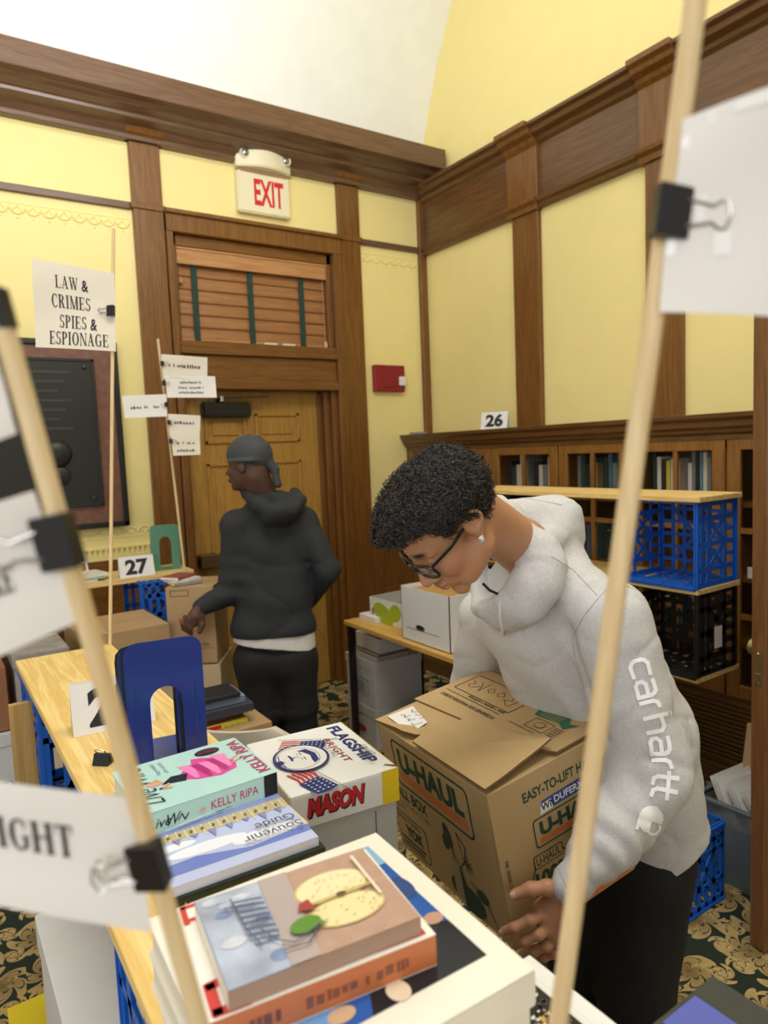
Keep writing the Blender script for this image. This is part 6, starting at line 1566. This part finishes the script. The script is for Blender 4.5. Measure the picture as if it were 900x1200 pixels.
dn_ = _n(A2(228, 735)-A2(240, 712))
pal2 = [A2(229, 722, -.12), [(A2(236, 716, -.11), A2(227, 730, -.12), .019), (A2(233, 712, -.12), A2(222, 726, -.125), .018)]]
f2 = [[A2(226-3*i, 729-2*i, -.125-.006*i), A2(223-3*i, 737-2*i, -.13-.006*i), A2(224-3*i, 743-2*i, -.12-.006*i)] for i in range(4)]
t2 = [A2(236, 722, -.115), A2(237, 732, -.118), A2(234, 740, -.12)]
h2 = hand(pal2, wL2, f2, t2); Va, Fa = h2.mesh(.003)
pal3 = [A2(346, 716, .24), [(A2(350, 713, .23), A2(342, 722, .26), .02)]]; h3 = hand(pal3, hR2, [[A2(342-2*i, 722+3*i, .26+.005*i), A2(336-2*i, 727+3*i, .28), A2(331-2*i, 730+3*i, .29)] for i in range(4)], [A2(345, 712, .25), A2(338, 713, .27), A2(333, 716, .28)]); Vc, Fc = h3.mesh(.004)
r2 = np.array([pe2[0], pe2[1], 0])
Vb = np.concatenate([V, Va, Vc]); Fb = np.concatenate([F, Fa+len(V), Fc+len(V)+len(Va)])
P2 = np_obj('person', Vb, Fb, SKIN, None, r2, np.tile(C3('#5c4034'), (len(Vb), 1))); P2.location = tuple(r2)
tag(P2, 'person in black hoodie and durag seen from behind, holding a carton by the door', 'person')
j2 = SDF()
j2.chain([uc2, be2, pe2+hU2*.06], [.12, .125, .122], .05); pj2 = pe2+hU2*.06; j2.chain([uc2-LR*.075, be2-LR*.065, pj2-LR*.07], [.105, .108, .112], .05); j2.chain([uc2+LR*.075, be2+LR*.065, pj2+LR*.07], [.105, .108, .112], .05)
j2.cap(nk2+np.array([0, 0, -.04]), sR2, .062, .068, .04); j2.cap(nk2+np.array([0, 0, -.04]), sL2, .062, .068, .04); j2.cap(nk2+np.array([0, 0, -.05]), uc2, .08, .12, .05)
j2.chain([sR2, eR2], [.072, .062], .03); j2.chain([eR2, hR2], [.062, .046], .02)
j2.chain([sL2, eL2], [.072, .062], .03); j2.chain([eL2, wL2], [.062, .040], .02)
for k in (-.07, 0, .07): j2.cap(pe2+LR*k+hU2*.06, pe2+LR*k+hU2*.045, .124, .120, .010)
# hood on the back
j2.chain([A2(283, 573, .05), A2(290, 580, -.05), A2(304, 592, -.12), A2(324, 600, -.15), A2(343, 597, -.12), A2(352, 586, -.04), A2(346, 578, .04)], [.024, .030, .034, .036, .034, .032, .026], .012)
j2.ell(A2(322, 588, -.05), (.09, .09, .05), None, .03); j2.ell(A2(326, 606, -.10), (.075, .06, .045), None, .03)
j2.cap(A2(298, 577, -.08), A2(322, 587, -.135), .006, .006, .014, True); j2.cap(A2(322, 587, -.135), A2(342, 584, -.10), .006, .006, .014, True)
ax2 = _n(uc2-pe2)
def fold2(P):
    e = np.exp(-((P-eL2)**2).sum(1)/.12**2)
    return (np.clip(1-np.abs(wob(P, 43, 20)), 0, 1)**6*.006)-(wob(P, 41, 22)*.005+np.sin((P-eL2)@_n(eL2-sL2)*75+2*wob(P, 6, 20))*.005*e+np.sin(P@LR*45+2*wob(P, 8, 9))*.002)
Vj, Fj = j2.mesh(.0075, fold2); Vj = relax(Vj, Fj, 1)
q_ = (A2(330, 742)-Vj)@hU2; Vj = np.where((np.linalg.norm((Vj-pe2)[:, :2], axis=1) < .25)[:, None], Vj+np.maximum(q_, 0)[:, None]*hU2, Vj)
J2 = np_obj('hoodie', Vj, Fj, M('black_fleece', '#26282b', .85, bump=.3, bscale=90, var=.08), P2, r2)
ws = SDF()
for k in (-.068, 0, .068): ws.cap(pe2+LR*k+hU2*.03, pe2+LR*k-hU2*.02, .113, .113, .02)
a, b = ws.mesh(.008, lambda P: -wob(P, 51, 40)*.003); wu = _n(hU2+.16*LR); q_ = (A2(325, 756)-a)@wu; a = a+np.maximum(q_, 0)[:, None]*wu; np_obj('undershirt', a, b, M('white_shirt', '#dcdad6', .8), P2, r2)['label'] = 'white shirt hem showing under the hoodie'
t2_ = SDF(); hl, hr = pe2-LR*.08-hU2*.04, pe2+LR*.08-hU2*.04
kl, kr = np.array([hl[0], hl[1], .48]), np.array([hr[0]+.01, hr[1], .48]); al, ar_ = np.array([hl[0]-.03, hl[1], .09]), np.array([hr[0]+.03, hr[1], .09])
t2_.cap(hl-hU2*.04, hr-hU2*.04, .102, .102, .04); t2_.chain([hl-hU2*.03, kl, al], [.104, .088, .078], .035); t2_.chain([hr-hU2*.03, kr, ar_], [.104, .085, .078], .035)
a, b = t2_.mesh(.009, lambda P: -wob(P, 61, 24)*.007-np.sin(P[:, 2]*60+3*wob(P, 4, 9))*.003*(P[:, 2] < .5)); a = relax(a, b, 1); np_obj('trousers', a, b, M('black_trousers', '#19191c', .8, bump=.3, bscale=70), P2, r2)
for an in (al, ar_):
    sh = SDF(); sh.cap(an+np.array([0, -.02, -.045]), an+np.array([-.03, .15, -.055]), .045, .036, .02); a, b = sh.mesh(.008); a[:, 2] = np.maximum(a[:, 2], .002); np_obj('shoe', a, b, M('white_shoe', '#c9c6c0', .6), P2, r2)
dg = SDF(); dg.ell(G(-.006, 0, .045), (.105, .083, .092), RH2, .01); dg.cap(G(-.10, -.01, .00), G(-.115, -.02, -.02), .022, .02, .02)
dg.cap(G(-.108, -.012, -.01), G(-.125, -.02, -.085), .014, .018, .015)
dg.tor(G(-.0, 0, .022), hU2+.12*hF2*0, .088, .010, .006)
a, b = dg.mesh(.0045, lambda P: -np.sin((P-HC2)@hF2*110+3*((P-HC2)@hU2)*20)*.0009)
La = (a-HC2)@RH2.T; okk = (La[:, 2] > np.interp(La[:, 0], [-.14, -.085, -.05, 0, .1], [-.12, -.12, .000, .012, .028]))[b].all(1)
np_obj('durag', a, b[okk], M('charcoal_cloth', '#3a3d40', .7, bump=.2, bscale=120), P2, r2)
